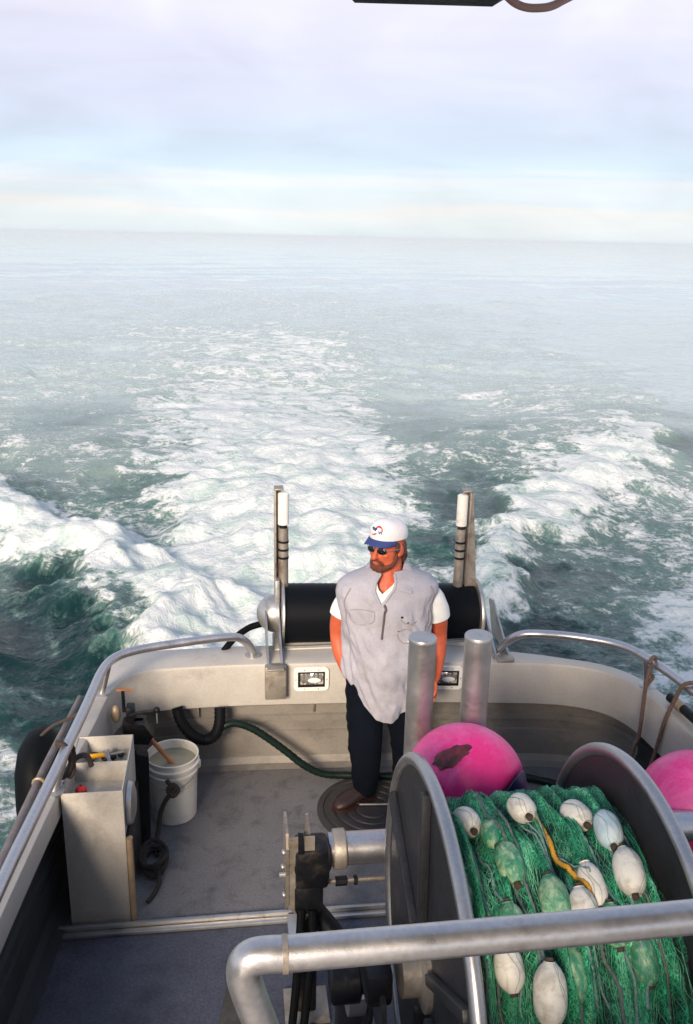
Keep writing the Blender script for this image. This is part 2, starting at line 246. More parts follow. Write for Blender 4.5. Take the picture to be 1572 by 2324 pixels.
def make_sea():
    th = np.concatenate([np.arange(-math.pi, -.62, .04), np.arange(-.62, .86, .0016), np.arange(.86, math.pi-.02, .04)])
    rr = 1.2*np.exp(np.arange(0, math.log(6000/1.2), .0068)); nr, ntn = len(rr), len(th)
    RR, TH = np.meshgrid(rr, th, indexing='ij'); x = RR*np.sin(TH); y = RR*np.cos(TH); sp = RR*.0068
    # foam density from control points, on warped coordinates so that every edge is ragged
    lr = np.log(RR); wt = perlin(x*.9, y*.9, 3)*.035+perlin(x*2.3, y*2.3, 4)*.02+perlin(x*6, y*6, 6)*.008
    wr = perlin(x*.8, y*.8, 5)*.05+perlin(x*2.1, y*2.1, 8)*.03
    num = np.zeros_like(x); den = np.zeros_like(x)+1e-9; tq = TH+wt*np.minimum(1, 9/RR+.3); lq = lr+wr*np.minimum(1, 9/RR+.3)
    for (a, b, d) in CTRL:
        q = ((tq-a)*1.0)**2+((lq-b)*.75)**2; w = 1/(q+.00035)**2.6; num += w*d; den += w
    F = num/den; F = np.where(np.abs(TH-.13) > 1.2, .1, F); F *= (.12+.88*sstep(math.log(700), math.log(70), lr))*sstep(math.log(2500), math.log(500), lr)
    dl, tl, sl = polydist(x+wt*14, y+wr*8, L_RIDGE); dr, tr, sr = polydist(x+wt*12, y+wr*8, R_RIDGE)
    far = np.clip(1-tr*1.15, .0, 1)
    F = np.clip(F+.5*np.exp(-(dl/.42)**2)+.45*np.exp(-(dr/(.28+.5*tr))**2)*np.clip(far+.12, 0, 1), 0, 1.05)
    F = np.clip(F+.45*np.exp(-((x-.7-.03*(y-9))/(1.0+.05*y))**2)*sstep(5.5, 7, y)*sstep(26, 10, y), 0, 1.25)
    F = F*(.35+.65*sstep(.04, .42, F))
    h = np.zeros_like(x)
    def ok(lam): return np.clip((lam/sp-2.2)/3, 0, 1)
    smooth = sstep(0, .35, F)            # how churned the water is here
    for lam, amp, ang, ph in ((17, .13, 1.95, .3), (10, .075, 2.3, 1.2), (6.3, .05, 1.6, 2.), (4.1, .03, 2.7, 4.), (2.7, .018, 1.2, 5.)):
        wv = perlin(x/lam*.35, y/lam*.35, int(lam*7))*5
        s_ = np.sin((x*math.cos(ang)+y*math.sin(ang))*2*math.pi/lam+ph+wv); h += amp*(s_-.25*(1-s_*s_))*ok(lam)*(.35+.65*sstep(130, 25, RR))
    for i, (lam, amp) in enumerate(((3.2, .045), (1.7, .04), (.95, .034), (.52, .026), (.28, .015), (.15, .008))):
        n = perlin(x/lam*.8+wt*6, y/lam*1.25, 20+i); r_ = 1-np.abs(n)*2.2
        h += amp*(n*(.55+.5*smooth)+r_*.5*smooth)*ok(lam)*(.3+.7*sstep(90, 20, RR))
    near = sstep(60, 8, RR)
    for i, (lam, amp) in enumerate(((1.1, .035), (.55, .035), (.27, .032), (.14, .024), (.08, .014))):
        n = np.abs(perlin(x/lam, y/lam, 40+i))*2-.5; h += amp*n*np.clip(F, 0, 1)**1.5*near*ok(lam)
    h += .22*np.exp(-(dl/.45)**2)*sstep(0, .25, tl)*(1-.25*tl)*(1+.5*perlin(x*1.4, y*1.4, 61)) - .20*np.exp(-((dl-1.3)/.8)**2)
    amp = .27*np.clip(1-tr*1.05, .32, 1)*sstep(0, .06, tr)
    h += amp*np.exp(-(dr/(.4+1.3*tr))**2)*(1+.5*perlin(x*1.2, y*1.2, 62))
    wash = np.exp(-((x-.8)/1.35)**2)*sstep(5.4, 7.5, y)*sstep(22, 9, y); h += .22*wash*(1+.6*perlin(x*1.7, y*1.7, 63))
    # keep the water below and outside the hull
    ins = sstep(3.0, 2.0, np.abs(x-.83))*sstep(6.6, 5.6, y); h = h*(1-.8*ins)-.12*ins
    co = np.stack([x, y, h+SEA], 2).reshape(-1, 3).astype(np.float32)
    nf = (nr-1)*(ntn-1); i = np.arange(nr-1)[:, None]*ntn+np.arange(ntn-1)[None]; q = np.stack([i, i+1, i+1+ntn, i+ntn], 2).reshape(-1, 4)
    seam = np.arange(nr-1)*ntn; q2 = np.stack([seam+ntn-1, seam, seam+ntn, seam+2*ntn-1], 1); q = np.concatenate([q, q2]).astype(np.int32)
    q = q[:, ::-1]; nf = len(q)
    me = bpy.data.meshes.new("sea"); me.vertices.add(len(co)); me.vertices.foreach_set('co', co.ravel())
    me.loops.add(nf*4); me.loops.foreach_set('vertex_index', np.ascontiguousarray(q).ravel()); me.polygons.add(nf)
    me.polygons.foreach_set('loop_start', np.arange(nf, dtype=np.int32)*4); me.polygons.foreach_set('loop_total', np.full(nf, 4, np.int32))
    me.polygons.foreach_set('use_smooth', np.ones(nf, bool)); me.update(calc_edges=True)
    at = me.attributes.new('foam', 'FLOAT', 'POINT'); at.data.foreach_set('value', F.ravel().astype(np.float32))
    o = bpy.data.objects.new("sea", me); COL.objects.link(o); struct(o)
    if me.polygons[nf//2].normal.z < 0: me.flip_normals()
    m = bpy.data.materials.new('sea_water'); m.use_nodes = True; t = m.node_tree; b = t.nodes['Principled BSDF']; n = t.nodes.new; k = t.links.new
    def math_(op, a, b2=None, c=None):
        x_ = n('ShaderNodeMath'); x_.operation = op
        for i_, v_ in enumerate((a, b2, c)):
            if v_ is None: continue
            if isinstance(v_, (int, float)): x_.inputs[i_].default_value = v_
            else: k(v_, x_.inputs[i_])
        return x_.outputs[0]
    def mr(a, lo, hi, o0=0., o1=1., st=True):
        x_ = n('ShaderNodeMapRange'); x_.interpolation_type = 'SMOOTHSTEP' if st else 'LINEAR'; k(a, x_.inputs[0])
        for i_, v_ in enumerate((lo, hi, o0, o1)): x_.inputs[i_+1].default_value = v_
        return x_.outputs[0]
    def mixc(f, a, b2):
        x_ = n('ShaderNodeMix'); x_.data_type = 'RGBA'; k(f, x_.inputs[0])
        for i_, v_ in ((6, a), (7, b2)):
            if isinstance(v_, tuple): x_.inputs[i_].default_value = (*v_, 1)
            else: k(v_, x_.inputs[i_])
        return x_.outputs[2]
    g = n('ShaderNodeNewGeometry'); fa = n('ShaderNodeAttribute'); fa.attribute_name = 'foam'
    mpp = n('ShaderNodeMapping'); mpp.inputs['Scale'].default_value = (1, 1, .6); k(g.outputs['Position'], mpp.inputs[0])
    def noise(sc, det, ro, dist):
        x_ = n('ShaderNodeTexNoise'); x_.inputs['Scale'].default_value = sc; x_.inputs['Detail'].default_value = det; x_.inputs['Roughness'].default_value = ro; x_.inputs['Distortion'].default_value = dist
        k(mpp.outputs[0], x_.inputs[0]); return x_.outputs[0]
    na = noise(1.8, 12, .66, 1.0); nb = noise(10., 8, .7, .8); nc = noise(.35, 4, .5, .5)
    vo = n('ShaderNodeTexVoronoi'); vo.feature = 'DISTANCE_TO_EDGE'; vo.inputs['Scale'].default_value = 3.4
    wv_ = n('ShaderNodeVectorMath'); wv_.operation = 'MULTIPLY_ADD'; wn = n('ShaderNodeTexNoise'); wn.inputs['Scale'].default_value = 3.; wn.inputs['Detail'].default_value = 6
    k(mpp.outputs[0], wn.inputs[0]); k(wn.outputs['Color'], wv_.inputs[0]); wv_.inputs[1].default_value = (.7, .7, .7); k(mpp.outputs[0], wv_.inputs[2]); k(wv_.outputs[0], vo.inputs['Vector'])
    lace = mr(vo.outputs['Distance'], .0, .16, 1., 0.)
    s1 = math_('MULTIPLY_ADD', na, 2.2, -1.1); s2 = math_('MULTIPLY_ADD', nb, 1.5, -.75); s3 = math_('MULTIPLY_ADD', nc, .8, -.4)
    tot = math_('ADD', math_('ADD', s1, s2), math_('ADD', s3, math_('MULTIPLY', lace, .14)))
    tot = math_('ADD', tot, math_('MULTIPLY', fa.outputs['Fac'], 1.22))
    mask = mr(tot, .52, .98); thin = mr(tot, .12, .75)
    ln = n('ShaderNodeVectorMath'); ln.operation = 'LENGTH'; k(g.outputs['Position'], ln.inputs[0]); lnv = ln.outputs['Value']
    aer = math_('POWER', math_('MINIMUM', fa.outputs['Fac'], 1.), 1.3)
    water = mixc(aer, (.001, .020, .020), (.05, .15, .125))
    far_sheen = mr(math_('ADD', lnv, math_('MULTIPLY_ADD', nc, 16., -8.)), 10, 27)  # pale sky sheen of distant water put into the base colour by distance
    water = mixc(far_sheen, water, (.52, .60, .585))
    wat2 = mixc(math_('MULTIPLY', thin, .45), water, (.20, .33, .29))
    foamc = mixc(math_('ADD', math_('MULTIPLY', mr(na, .36, .56), .7), math_('MULTIPLY', mr(nb, .38, .62), .3)), (.44, .56, .53), (.80, .81, .79))
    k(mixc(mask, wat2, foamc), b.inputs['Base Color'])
    k(mr(mask, 0, 1, .1, .8, False), b.inputs['Roughness']); b.inputs['IOR'].default_value = 1.333
    k(mr(mask, 0, 1, .42, .15, False), b.inputs['Specular IOR Level'])
    bh = math_('ADD', math_('MULTIPLY', noise(9, 6, .6, .4), .05), math_('MULTIPLY', noise(2.2, 5, .6, .3), .12))
    bh = math_('ADD', bh, math_('MULTIPLY', math_('MULTIPLY', nb, mask), .10))
    bp = n('ShaderNodeBump'); k(mr(ln.outputs['Value'], 10, 75, .6, .02), bp.inputs['Strength']); bp.inputs['Distance'].default_value = 1.; k(bh, bp.inputs['Height']); k(bp.outputs[0], b.inputs['Normal'])
    me.materials.append(m)
make_sea()
# the thin sea air that bleaches the distance
hz = MB().box((0, 0, 1.4), (13000, 13000, 6.4)); me_ = bpy.data.materials.new('sea_air'); me_.use_nodes = True; t_ = me_.node_tree; t_.nodes.clear()
ho = t_.nodes.new('ShaderNodeOutputMaterial'); pv = t_.nodes.new('ShaderNodeVolumePrincipled'); pv.inputs['Density'].default_value = .0007; pv.inputs['Color'].default_value = (.74, .78, .81, 1)
t_.links.new(pv.outputs[0], ho.inputs['Volume']); M['haze'] = me_
ho_ = hz.build('haze', 'haze'); tag(ho_, 'thin white sea haze over the water towards the horizon', 'haze', kind='stuff')

# ------------------------------------------------------------------ the boat
boat = thing('fishing_boat', (.85, 2.5, -.5), 'bare aluminium fishing boat stern with grey working deck and curved bulwark', 'boat')
# plan of the bulwark's inner face, port of picture to starboard
def arc(c, r, a0, a1, n=7): return [V(c[0]+r*math.cos(R(a0+(a1-a0)*i/n)), c[1]+r*math.sin(R(a0+(a1-a0)*i/n)), 0) for i in range(n+1)]
PATH = [V(-1.06, -1.2, 0), V(-1.03, .6, 0), V(-1.0, 1.6, 0), V(-.955, 2.45, 0), V(-.90, 3.2, 0), V(-.835, 3.9, 0), V(-.775, 4.35, 0), V(-.743, 4.66, 0)]
PATH += [V(-.715, 4.80, 0), V(-.655, 4.90, 0), V(-.565, 4.965, 0), V(-.44, 4.995, 0)]
PATH += [V(0, 5.01, 0), V(.45, 4.995, 0), V(.85, 4.975, 0), V(1.25, 4.945, 0), V(1.65, 4.90, 0), V(1.95, 4.86, 0), V(2.12, 4.815, 0)]
PATH += [V(2.26, 4.74, 0), V(2.35, 4.64, 0), V(2.405, 4.50, 0), V(2.43, 4.32, 0), V(2.46, 3.9, 0), V(2.49, 3.2, 0), V(2.52, 2.4, 0), V(2.55, 1.2, 0), V(2.57, -1.2, 0)]
PATH = cat_rom(PATH, 4)
def nrm(P, i):
    a = P[max(i-1, 0)]; b = P[min(i+1, len(P)-1)]; t = (b-a).normalized(); return V(-t.y, t.x, 0)      # points outboard
def sweep(prof, mtl, name, parent, z_of=lambda p: 0., wide=None, ang=35, close=False, zf=None, sel=None):
    rings = []
    for i, p in enumerate(PATH):
        if sel and not sel(i, p): continue
        n = nrm(PATH, i); w = wide(p) if wide else 0
        rings.append([p+n*(d+w*k)+V(0, 0, (z if not zf else zf(p, z))+z_of(p)) for d, z, k in prof])
    mb = MB(); mb.loft(rings, close, close); return mb.build(name, mtl, parent, ang)
def cw(p):    # the cap is a hand wide along the sides and a step wide at the stern
    return float(.085+.17*sstep(4.82, 4.97, np.array(p.y)))
BT, BB = .755, .455
def lipz(p, z):      # the lip under the band sits higher along the left side
    return z+(.16*float(1-sstep(4.2, 4.75, np.array(p.y))) if p.x < 0 and abs(z-BB) < .03 else 0)
def sheer(p): return float(.03*(1-sstep(2, 5, np.array(p.y))))
sweep([(0.02, BB-.002, 0), (0, BB+.012, 0), (0, BT-.02, 0), (.006, BT-.006, 0), (.02, BT, 0), (0, BT, 1), (.018, BT-.008, 1), (.024, BT-.03, 1), (.02, .35, 1), (0.02, .1, 1), (-.02, -.35, 1), (-.10, -.75, 1), (-.3, -1.1, 1)], 'plate', 'bulwark', boat, sheer, cw, zf=lipz)
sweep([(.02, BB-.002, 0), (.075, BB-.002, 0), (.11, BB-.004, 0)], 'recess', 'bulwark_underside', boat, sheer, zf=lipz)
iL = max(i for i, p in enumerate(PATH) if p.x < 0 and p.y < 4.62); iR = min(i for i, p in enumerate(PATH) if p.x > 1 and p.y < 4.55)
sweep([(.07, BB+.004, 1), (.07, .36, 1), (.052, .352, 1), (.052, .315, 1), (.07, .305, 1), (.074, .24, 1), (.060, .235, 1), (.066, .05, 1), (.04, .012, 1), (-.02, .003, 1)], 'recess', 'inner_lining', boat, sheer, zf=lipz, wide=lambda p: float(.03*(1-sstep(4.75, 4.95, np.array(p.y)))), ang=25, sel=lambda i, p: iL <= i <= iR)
sweep([(.07, BB+.004, 1), (.07, .36, 1), (.052, .352, 1), (.052, .315, 1), (.07, .305, 1), (.074, .24, 1), (.060, .235, 1), (.066, .05, 1), (.04, .012, 1), (-.02, .003, 1)], 'shaded_lining', 'side_lining', boat, sheer, zf=lipz, wide=lambda p: float(.03*(1-sstep(4.75, 4.95, np.array(p.y)))), ang=25, sel=lambda i, p: i <= iL)  # same lining, split off to take the painted shade colour
sweep([(.07, BB+.004, 1), (.07, .36, 1), (.052, .352, 1), (.052, .315, 1), (.07, .305, 1), (.074, .24, 1), (.060, .235, 1), (.066, .05, 1), (.04, .012, 1), (-.02, .003, 1)], 'shaded_lining', 'side_lining', boat, sheer, zf=lipz, wide=lambda p: float(.03*(1-sstep(4.75, 4.95, np.array(p.y)))), ang=25, sel=lambda i, p: i >= iR)
for x in (-.25, .49, 1.32, 1.95):
    mb = MB(); mb.box((x, 5.055-.03*max(0, x-.9), .41), (.012, .02, .07), bev=.002); mb.build('lining_rib', 'castalu', boat)
mb = MB(); ins = [p+nrm(PATH, i)*.07 for i, p in enumerate(PATH)]
aft = [p for p in ins if p.y > 3.69]; aft = [V(aft[0].x, 3.69, 0)]+aft+[V(aft[-1].x, 3.69, 0)]
mb.prism(aft, (0, 0, 0), (0, 0, -.03)); mb.build('deck', 'deck', boat, 30)
mb = MB(); fw = [V(-1.10, -1.2, -.025), V(2.65, -1.2, -.025), V(2.55, 3.686, -.025), V(-.92, 3.686, -.025)]
mb.prism(fw, (0, 0, 0), (0, 0, -.03)); mb.build('fore_deck', 'foredeck', boat, 30)
mb = MB(); mb.box((.80, 3.70, .006), (3.40, .022, .03), bev=.004); mb.box((.80, 3.672, -.012), (3.40, .03, .02), bev=.003)
mb.box((.26, 3.60, .005), (.06, .14, .045), bev=.004); mb.build('deck_edge', 'alu', boat)
for yy in (2.9, 1.9): MB().box((.86, yy, -.022), (3.2, .006, .003)).build('weld_line', 'castalu', boat)
# engine-room hatch
hb = MB(); hc = V(.80, 4.51, .0)
prof = [(.335, 0), (.335, .010), (.325, .014)]
for r0 in (.27, .21, .15, .09): prof += [(r0+.028, .014), (r0+.024, .007), (r0+.004, .007), (r0, .014)]
prof += [(.02, .014), (0.0, .014)]
hb.lathe(prof, hc, (0, 0, 1), 64); hatch = hb.build('hatch', 'matrub', boat, 30)
MB().tube([hc+V(-.10, .02, .03), hc+V(.14, .0, .03)], .007, 8).box(hc+V(-.09, .02, .02), (.02, .02, .022)).box(hc+V(.13, 0, .02), (.02, .02, .022)).build('hatch_bar', 'alu', hatch)
MB().ell(hc+V(-.02, .09, .02), (.045, .03, .012)).build('hatch_catch', 'alu', hatch)
# stern deck lights in the band
def deck_light(x):
    y = float(np.interp(x, [p.x for p in PATH[24:-24]], [p.y for p in PATH[24:-24]]))-.003; t = math.atan(-.10) if x > .9 else -.03
    q = Quaternion((0, 0, 1), t); z = .648
    def P(a, b, c): return q @ V(a, b, 0)+V(x, y-.004, z+c)
    fr = MB(); out = []
    w, h, r0 = .112, .082, .03
    pts = [(cx*(w-r0)+r0*math.cos(a), cz*(h-r0)+r0*math.sin(a)) for cx, cz, a0 in ((1, 1, 0), (-1, 1, 90), (-1, -1, 180), (1, -1, 270)) for a in [R(a0+i*15) for i in range(7)]]
    inn = [(max(-.085, min(.085, a*1.3)), max(-.052, min(.052, c*1.3))) for a, c in pts]
    rings = [[P(a, .004, c) for a, c in pts], [P(a, -.007, c) for a, c in pts], [P(a*.985, -.010, c*.98) for a, c in pts], [P(a, -.010, c) for a, c in inn], [P(a, .004, c) for a, c in inn]]
    fr.loft(rings, True, False); o = fr.build('deck_light', 'white', boat, 30)
    b = MB(); 
    for a0, a1, c0, c1 in ((-.085, .085, .043, .052), (-.085, .085, -.052, -.043), (-.085, -.076, -.043, .043), (.076, .085, -.043, .043)):
        b.prism([P(a0, -.014, c0), P(a1, -.014, c0), P(a1, -.014, c1), P(a0, -.014, c1)], (0, 0, 0), q @ V(0, .02, 0))
    b.build('light_frame', 'blackmetal', o)
    l = MB(); nu, nv = 12, 8
    g_ = [[P(-.076+.152*i/nu, .012*((i/nu*2-1)**2+(j/nv*2-1)**2)-.006+.004*math.sin(i*2.6), -.043+.086*j/nv) for i in range(nu+1)] for j in range(nv+1)]
    l.loft(g_, False, False); l.build('lens', 'lens', o)
    c = MB(); c.ell(P(.02, -.012, -.008), (.042, .006, .018), q); c.build('bulb', 'white', o)
    for a, c_ in ((-.045, .066), (.045, .066), (-.045, -.066), (.045, -.066), (-.098, 0), (.098, 0)): MB().ell(P(a, -.011, c_), (.005, .003, .005), q, 8, 6).build('screw', 'alu', o)
deck_light(.465); deck_light(1.318)
# cabin forward of the camera position's feet: its roof carries the guard rail
mb = MB(); mb.box((.86, -2.1, .85), (3.0, 5.6, 1.75), bev=.05); mb.build('cabin', 'plate', boat)
mb = MB(); mb.box((.86, -2.05, 1.76), (3.2, 5.8, .05), bev=.02); mb.build('cabin_roof', 'plate', boat)
mb = MB(); mb.box((.86, -1.4, 3.95), (3.2, 4.6, .05), bev=.02); mb.build('shade_hardtop', 'plate', boat)  # unseen roof added to keep sky and sun off the near deck
for x_, y_ in ((-.6, .6), (2.3, .6), (-.6, -3.4), (2.3, -3.4)): MB().tube([(x_, y_, 1.78), (x_, y_, 3.93)], .03, 14).build('shade_hardtop_post', 'pipe', boat)  # posts under the added shade roof
mb = MB(); mb.box((1.7, .705, .9), (.62, .03, 1.5), bev=.01); dr = mb.build('cabin_door', 'alu', boat)
MB().tube([(1.45, .74, .95), (1.45, .77, .95), (1.45, .77, 1.05), (1.45, .74, 1.05)], .01, 8).build('door_handle', 'blackmetal', dr)

# ------------------------------------------------------------------ hand rails on the bulwark
def rail(label, path, posts, r=.026):
    t = thing('handrail', posts[0], label, 'handrail')
    MB().tube(cat_rom(path, 7), r, 16).build('rail_pipe', 'pipe', t)
    for p in posts:
        top = min(cat_rom(path, 10), key=lambda q: (q.xy-Vector(p).xy).length+(.5 if q.z < .9 else 0))
        MB().tube([Vector(p), (top.x, top.y, top.z-.01)], r*.8, 12).build('rail_post', 'pipe', t)
        MB().lathe([(.052, 0), (.052, .006), (.046, .009), (0, .009)], V(*p)-V(0, 0, .002), n=20).build('base_plate', 'alu', t)
    e = path[0] if path[0].z < .85 else path[-1]
    MB().lathe([(.052, 0), (.052, .006), (.046, .009), (0, .009)], V(e.x, e.y, BT), n=20).build('base_plate', 'alu', t)
rail('left curved aluminium handrail above bulwark, beside black fender', [V(.105, 5.13, .757), V(.075, 5.09, .85), V(.01, 5.03, .93), V(-.1, 4.985, .955), V(-.35, 4.93, .955), V(-.58, 4.86, .955), V(-.70, 4.77, .955), V(-.755, 4.6, .955), V(-.785, 4.2, .955), V(-.84, 3.5, .965), V(-.89, 2.9, .975), V(-.93, 2.2, .98), V(-.96, 1.3, .985), V(-.98, -.5, .985)],
     [(-.785, 4.72, BT), (-.875, 3.76, BT+.012), (-.92, 2.5, BT+.025)])
rail('right curved aluminium handrail with brown rope tied round its bend', [V(1.685, 5.03, .757), V(1.715, 4.98, .85), V(1.78, 4.92, .93), V(1.88, 4.88, .955), V(2.1, 4.82, .955), V(2.33, 4.69, .955), V(2.43, 4.50, .955), V(2.50, 4.15, .955), V(2.54, 3.7, .96), V(2.58, 3, .97), V(2.62, 2.0, .98), V(2.65, -.5, .985)],
     [(2.47, 4.52, BT), (2.56, 3.6, BT+.012), (2.60, 2.4, BT+.025)])
# the guard rail on the cabin roof, close in front
t = thing('guard_rail', (.0, 1.0, 1.79), 'thick aluminium pipe guard rail crossing the foreground, bent at left corner', 'guard rail')
pa = [V(3.2, 1.03, 2.374), V(2.2, 1.02, 2.370), V(1.2, 1.01, 2.363), V(.5, 1.0, 2.358), V(.06, 1.0, 2.354)]
MB().tube(pa, .0246, 24).build('cross_pipe', 'pipe', t)
pb = cat_rom([V(.06, 1.0, 2.354), V(.036, 1.0, 2.3555), V(.012, 1.0, 2.352), V(.002, 1.0, 2.335), V(.006, 1.0, 2.30), V(.034, 1.0, 2.20), V(.09, 1.0, 2.0), V(.15, 1.0, 1.79)], 6)
MB().tube(pb, .0246, 24).build('corner_leg', 'pipe', t)
MB().tube([(.056, 1.0, 2.354), (.064, 1.0, 2.354)], .0262, 24).build('weld_seam', 'castalu', t)
MB().prism([V(.015, 1.03, 2.33), V(-.012, 1.03, 2.33), V(-.04, 1.03, 2.18), V(-.05, 1.03, 1.79), V(.12, 1.03, 1.79)], (0, 0, 0), (0, .006, 0)).build('mounting_plate', 'flange', t)
for x in (1.1, 2.2): MB().tube([(x, .985, 2.36), (x, .96, 1.79)], .022, 14).build('rail_post', 'pipe', t)

# ------------------------------------------------------------------ stern roller with its two uprights
t = thing('stern_roller', (.95, 5.25, BT), 'black stern net roller with two upright aluminium guides behind the bulwark', 'net roller')
zc, yc = .895, 5.42
prof = [(.0, 0), (.205, 0)]
for i in range(60): prof += [(.205+.0012*(i % 2), .004+i*1.29/60)]
prof += [(.205, 1.29), (0, 1.29)]
MB().lathe(prof, (.315, yc, zc+.012), (1, 0, -.03), 48).build('roller_drum', 'drum', t, 50)
MB().lathe([(0, 0), (.245, 0), (.25, .008), (.25, .02), (.24, .026), (0, .026)], (1.61, yc, zc-.028), (1, 0, -.03), 48).build('end_flange', 'alu', t, 40)
MB().lathe([(0, 0), (.235, 0), (.24, .006), (.24, .016), (.23, .02), (0, .02)], (.293, yc, zc+.012), (1, 0, -.03), 48).build('end_flange', 'alu', t, 40)
mb = MB()     # hemispherical motor cover
prof = [(.128*math.sin(R(a)), .128*(1-math.cos(R(a)))) for a in range(0, 91, 9)]+[(.132, .13), (.132, .145), (0, .145)]
mb.lathe(prof, (.135, yc, zc+.02), (1, 0, 0), 36); mb.build('motor_cover', 'alu', t, 40)
mb = MB(); mb.box((.272, yc-.02, .96), (.028, .10, .42), bev=.003); mb.build('side_arm', 'alu', t)
mb = MB(); mb.box((1.655, yc-.02, .82), (.028, .10, .30), bev=.003); mb.build('side_arm', 'alu', t)
def upright(x0, s, zt, low):
    mb = MB(); mb.box((x0, yc+.02, (zt+1.0)/2), (.012, .075, zt-1.0), bev=.002)
    mb.box((x0+s*.02, yc+.052, (zt+1.0)/2), (.04, .010, zt-1.0), bev=.002); mb.box((x0+s*.024, yc+.01, zt+.004), (.058, .09, .012), bev=.003)
    o = mb.build('upright_channel', 'castalu', t)
    px = x0+s*.052
    MB().tube([(px, yc, 1.0), (px, yc, zt-.26)], .033, 20).build('guide_pipe', 'castalu', t)
    MB().tube([(px, yc, zt-.26), (px, yc, zt-.225)], .026, 16).build('spindle', 'blackmetal', t)
    for k in range(3): MB().tube([(px, yc, zt-.36-k*.055), (px, yc, zt-.345-k*.055)], .0355, 20).build('pipe_collar', 'blackmetal', t)
    MB().tube([(px, yc, zt-.24), (px, yc, zt-.235), (px, yc, zt-.03), (px, yc, zt-.022)], [.024, .036, .036, .024], 20).build('guide_roller', 'pad', t)
upright(.262, 1, 1.775, 0)
upright(1.548, -1, 1.742, 0)
mb = MB(); mb.prism([V(1.552, yc-.01, 1.05), V(1.625, yc-.01, 1.05), V(1.562, yc-.01, 1.74), V(1.552, yc-.01, 1.74)], (0, 0, 0), (0, .012, 0)); mb.build('upright_gusset', 'castalu', t)
for x in (.238, 1.70):
    mb = MB(); mb.box((x, 4.955, .655), (.132, .055, .225), bev=.008); mb.box((x, 4.935, .795-.03), (.105, .09, .012), bev=.003); mb.build('bracket_box', 'castalu', t)
    mb = MB(); mb.prism([V(x-.05, 4.95, .76), V(x-.05, 5.35, .76), V(x-.05, 5.42, 1.0), V(x-.05, 5.34, .98)], (0, 0, 0), (.012, 0, 0)); mb.prism([V(x+.035, 4.95, .76), V(x+.035, 5.35, .76), V(x+.035, 5.46, .96), V(x+.035, 5.38, .98)], (0, 0, 0), (.012, 0, 0)); mb.build('bracket_cheek', 'alu', t)
mb = MB(); mb.box((.95, 5.32, .715), (1.42, .26, .10), bev=.01); mb.build('roller_bed', 'plate', t)
MB().box((.95, 5.19, .775), (1.28, .012, .014)).build('bed_lip', 'alu', t)
mb = MB(); mb.tube(cat_rom([V(.17, 5.40, .85), V(.08, 5.36, .84), V(-.02, 5.28, .80), V(-.10, 5.22, .72), V(-.13, 5.17, .66)], 8), .022, 12)
tag(mb.build('hydraulic_hose', 'black', None, loc=(-.1, 5.22, .7)), 'black hose curving down from round motor cover of the stern roller', 'hose')

# ------------------------------------------------------------------ the level wind (bar, two tall posts, gearbox)
t = thing('net_spreader', (.3, 3.2, 0), 'aluminium cross bar on stand with black hydraulic gearbox and two tall posts', 'net spreader')
yb, zb = 3.20, .775
MB().tube([(.38, yb, zb), (2.25, yb, zb)], .071, 28).build('cross_bar', 'pipe', t)
MB().lathe([(0, 0), (.082, 0), (.086, .006), (.086, .05), (.08, .056), (0, .056)], (.40, yb, zb), (1, 0, 0), 28).build('bar_collar', 'castalu', t)
for x in (.784, 1.028):
    MB().lathe([(0, .83-.8), (.059, .03), (.059, .865), (.0585, .89), (.0605, .892), (.0605, .905), (.057, .910), (0, .910)], (x, 3.335, .80), (0, 0, 1), 32).build('tall_post', 'alu', t, 40)
MB().box((.90, 3.30, .80), (.42, .20, .06), bev=.01).build('post_carriage', 'castalu', t)
mb = MB(); mb.prism([V(.19, 3.12, .93), V(.19, 3.27, .93), V(.19, 3.30, .88), V(.19, 3.30, .62), V(.19, 3.22, .54), V(.19, 3.12, .54), V(.19, 3.08, .60), V(.19, 3.08, .88)], (0, 0, 0), (.012, 0, 0))
mb.prism([V(.20, 3.085, .93), V(.31, 3.085, .93), V(.31, 3.085, .60), V(.27, 3.085, .50), V(.20, 3.085, .58)], (0, 0, 0), (0, .012, 0)); mb.build('mounting_plate', 'castalu', t)
mb = MB(); mb.lathe([(0, 0), (.075, 0), (.085, .01), (.085, .09), (.07, .10), (.07, .15), (.055, .16), (0, .16)], (.225, 3.16, .775), (1, 0, 0), 20)
mb.box((.30, 3.14, .77), (.15, .14, .20), bev=.025); mb.box((.285, 3.13, .62), (.13, .12, .16), bev=.03); mb.build('gearbox', 'blackmetal', t)
mb = MB(); mb.prism([V(.265, 3.12, .87), V(.30, 3.12, .87), V(.285, 3.13, 1.01), V(.275, 3.13, 1.01)], (0, 0, 0), (0, .01, 0)); mb.build('guard_fin', 'alu', t)
mb = MB(); mb.prism([V(.24, 3.07, .86), V(.262, 3.07, .86), V(.262, 3.08, .95), V(.24, 3.08, .955)], (0, 0, 0), (0, .012, 0)); mb.build('guard_fin', 'blackmetal', t)
for y_, z_ in ((3.13, .83), (3.11, .63), (3.2, .70)): MB().ell((.183, y_, z_), (.012, .014, .014), None, 10, 8).build('bolt', 'alu', t)
MB().tube([(.165, 3.15, .70), (.20, 3.15, .70)], .011, 10).build('bolt', 'alu', t)
mb = MB(); mb.tube([(.36, 3.13, .665), (.60, 3.13, .665), (1.3, 3.13, .665)], .010, 10); mb.build('control_rod', 'castalu', t)
MB().tube([(.405, 3.13, .665), (.455, 3.13, .665)], .021, 8).build('rod_nut', 'blackmetal', t); MB().tube([(.485, 3.13, .665), (.50, 3.13, .665)], .021, 8).build('rod_nut', 'blackmetal', t)
